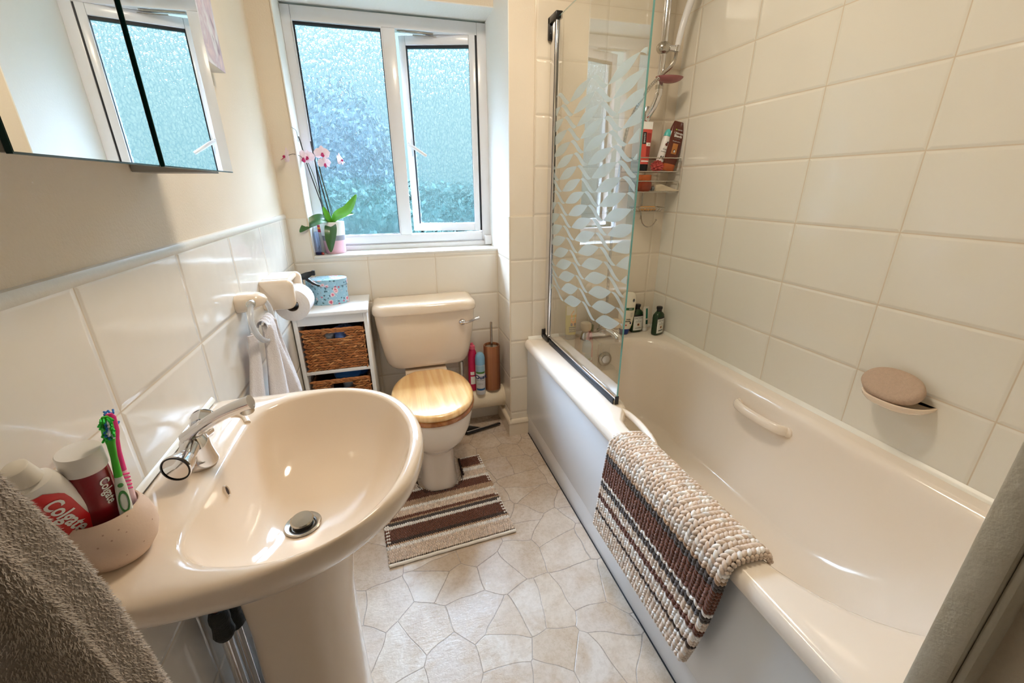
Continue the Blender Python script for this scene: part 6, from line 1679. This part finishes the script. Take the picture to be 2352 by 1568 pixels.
def toothbrush(label, base, tip, body_c, grip_c, br_cols, flip, seed):
    Mx = along(base, tip); ln = (Vector(tip) - Vector(base)).length
    t = thing('toothbrush', label, 'toothbrush', Vector(base), group='toothbrushes in the beaker')
    h = ln
    rings = [sell(0, 0, a_, b_, z, 2.2, 20) for z, a_, b_ in ((0.0, 0.004, 0.003), (0.01, 0.0060, 0.0045), (h * 0.30, 0.0066, 0.0050), (h * 0.46, 0.0056, 0.0045), (h * 0.55, 0.0040, 0.0036), (h * 0.70, 0.0032, 0.0030), (h * 0.80, 0.0040, 0.0028), (h * 0.86, 0.0058, 0.0026), (h * 0.97, 0.0056, 0.0026), (h, 0.0028, 0.0016))]
    MB().loft(rings[:5]).xf(Mx).build('grip', grip_c, t, angle=60)
    MB().loft(rings[4:]).xf(Mx).build('neck_and_head', body_c, t, angle=60)
    rnd = random.Random(seed)
    bm_ = MB()
    for j in range(8):
        for i in range(4):
            z = h * (0.855 + 0.135 * j / 7); x = (-0.0040 + 0.0080 * i / 3)
            c = (i + 0 * j) % len(br_cols) if j not in (0, 7) else 0
            dx, dz = rnd.uniform(-.0016, .0016), rnd.uniform(-.0012, .0012)
            a = Vector((x, flip * 0.0024, z)); b_ = Vector((x + dx * 1.8, flip * (0.0125 + rnd.uniform(-.001, .001)), z + dz))
            bm_.tube([a, (a + b_) / 2, b_], [0.0009, 0.0011, 0.0012], 6, mat=c)
    bm_.xf(Mx).build('bristles', br_cols, t, angle=60)
    return t, Mx, h
BLU = pm('bristle_blue', S(28, 110, 190), 0.6); WHB = pm('bristle_white', S(232, 236, 244), 0.6); LGN = pm('bristle_green', S(40, 200, 60), 0.6)
BGN = pm('bright_green_plastic', S(70, 186, 44), 0.3); PNK = pm('hot_pink_plastic', S(240, 56, 140), 0.3); PNW = pm('pink_white_grip', S(240, 208, 212), 0.4)
GWH = pm('white_green_grip', S(226, 232, 222), 0.35); DGN = pm('leaf_green_rubber', S(70, 140, 72), 0.5)
tb1, M1, h1 = toothbrush('white and bright green toothbrush with blue and white bristles, front of the beaker', (-1.670, -1.322, CPZ + 0.024), (-1.649, -1.322, CPZ + 0.203), BGN, GWH, [LGN, BLU, WHB], -1, 1)
for z, rz_ in ((0.40, 0.0),):
    mb = MB(); n = 28; ri, ro = (0.0036, 0.0120), (0.0050, 0.0160)
    vs = [(ri[0] * math.cos(2 * PI * i / n), -0.0052, h1 * 0.36 + ri[1] * math.sin(2 * PI * i / n)) for i in range(n)] + [(ro[0] * math.cos(2 * PI * i / n), -0.0050, h1 * 0.36 + ro[1] * math.sin(2 * PI * i / n)) for i in range(n)]
    vs += [(x, -0.0035, z_) for x, _, z_ in vs[n:]]
    mb.add(vs, [(i, (i + 1) % n, (i + 1) % n + n, i + n) for i in range(n)] + [(i + n, (i + 1) % n + n, (i + 1) % n + 2 * n, i + 2 * n) for i in range(n)])
    mb.xf(M1).build('rubber_ring', DGN, tb1)
MB().sphere((0, -0.0042, h1 * 0.49), 0.0028, 0.0012, 0.0030, 12, 8).xf(M1).build('rubber_dot', DGN, tb1)
tb2, M2, h2_ = toothbrush('hot pink and white toothbrush behind the green one', (-1.674, -1.304, CPZ + 0.022), (-1.659, -1.298, CPZ + 0.195), PNK, PNW, [BLU, BLU, WHB], 1, 2)
for k in range(5):
    MB().tube([(-0.0052, -0.0030, h2_ * (0.40 + 0.03 * k)), (0, -0.0052, h2_ * (0.41 + 0.03 * k)), (0.0052, -0.0030, h2_ * (0.40 + 0.03 * k))], 0.0011, 6).xf(M2).build('pink_rib', PNK, tb2)
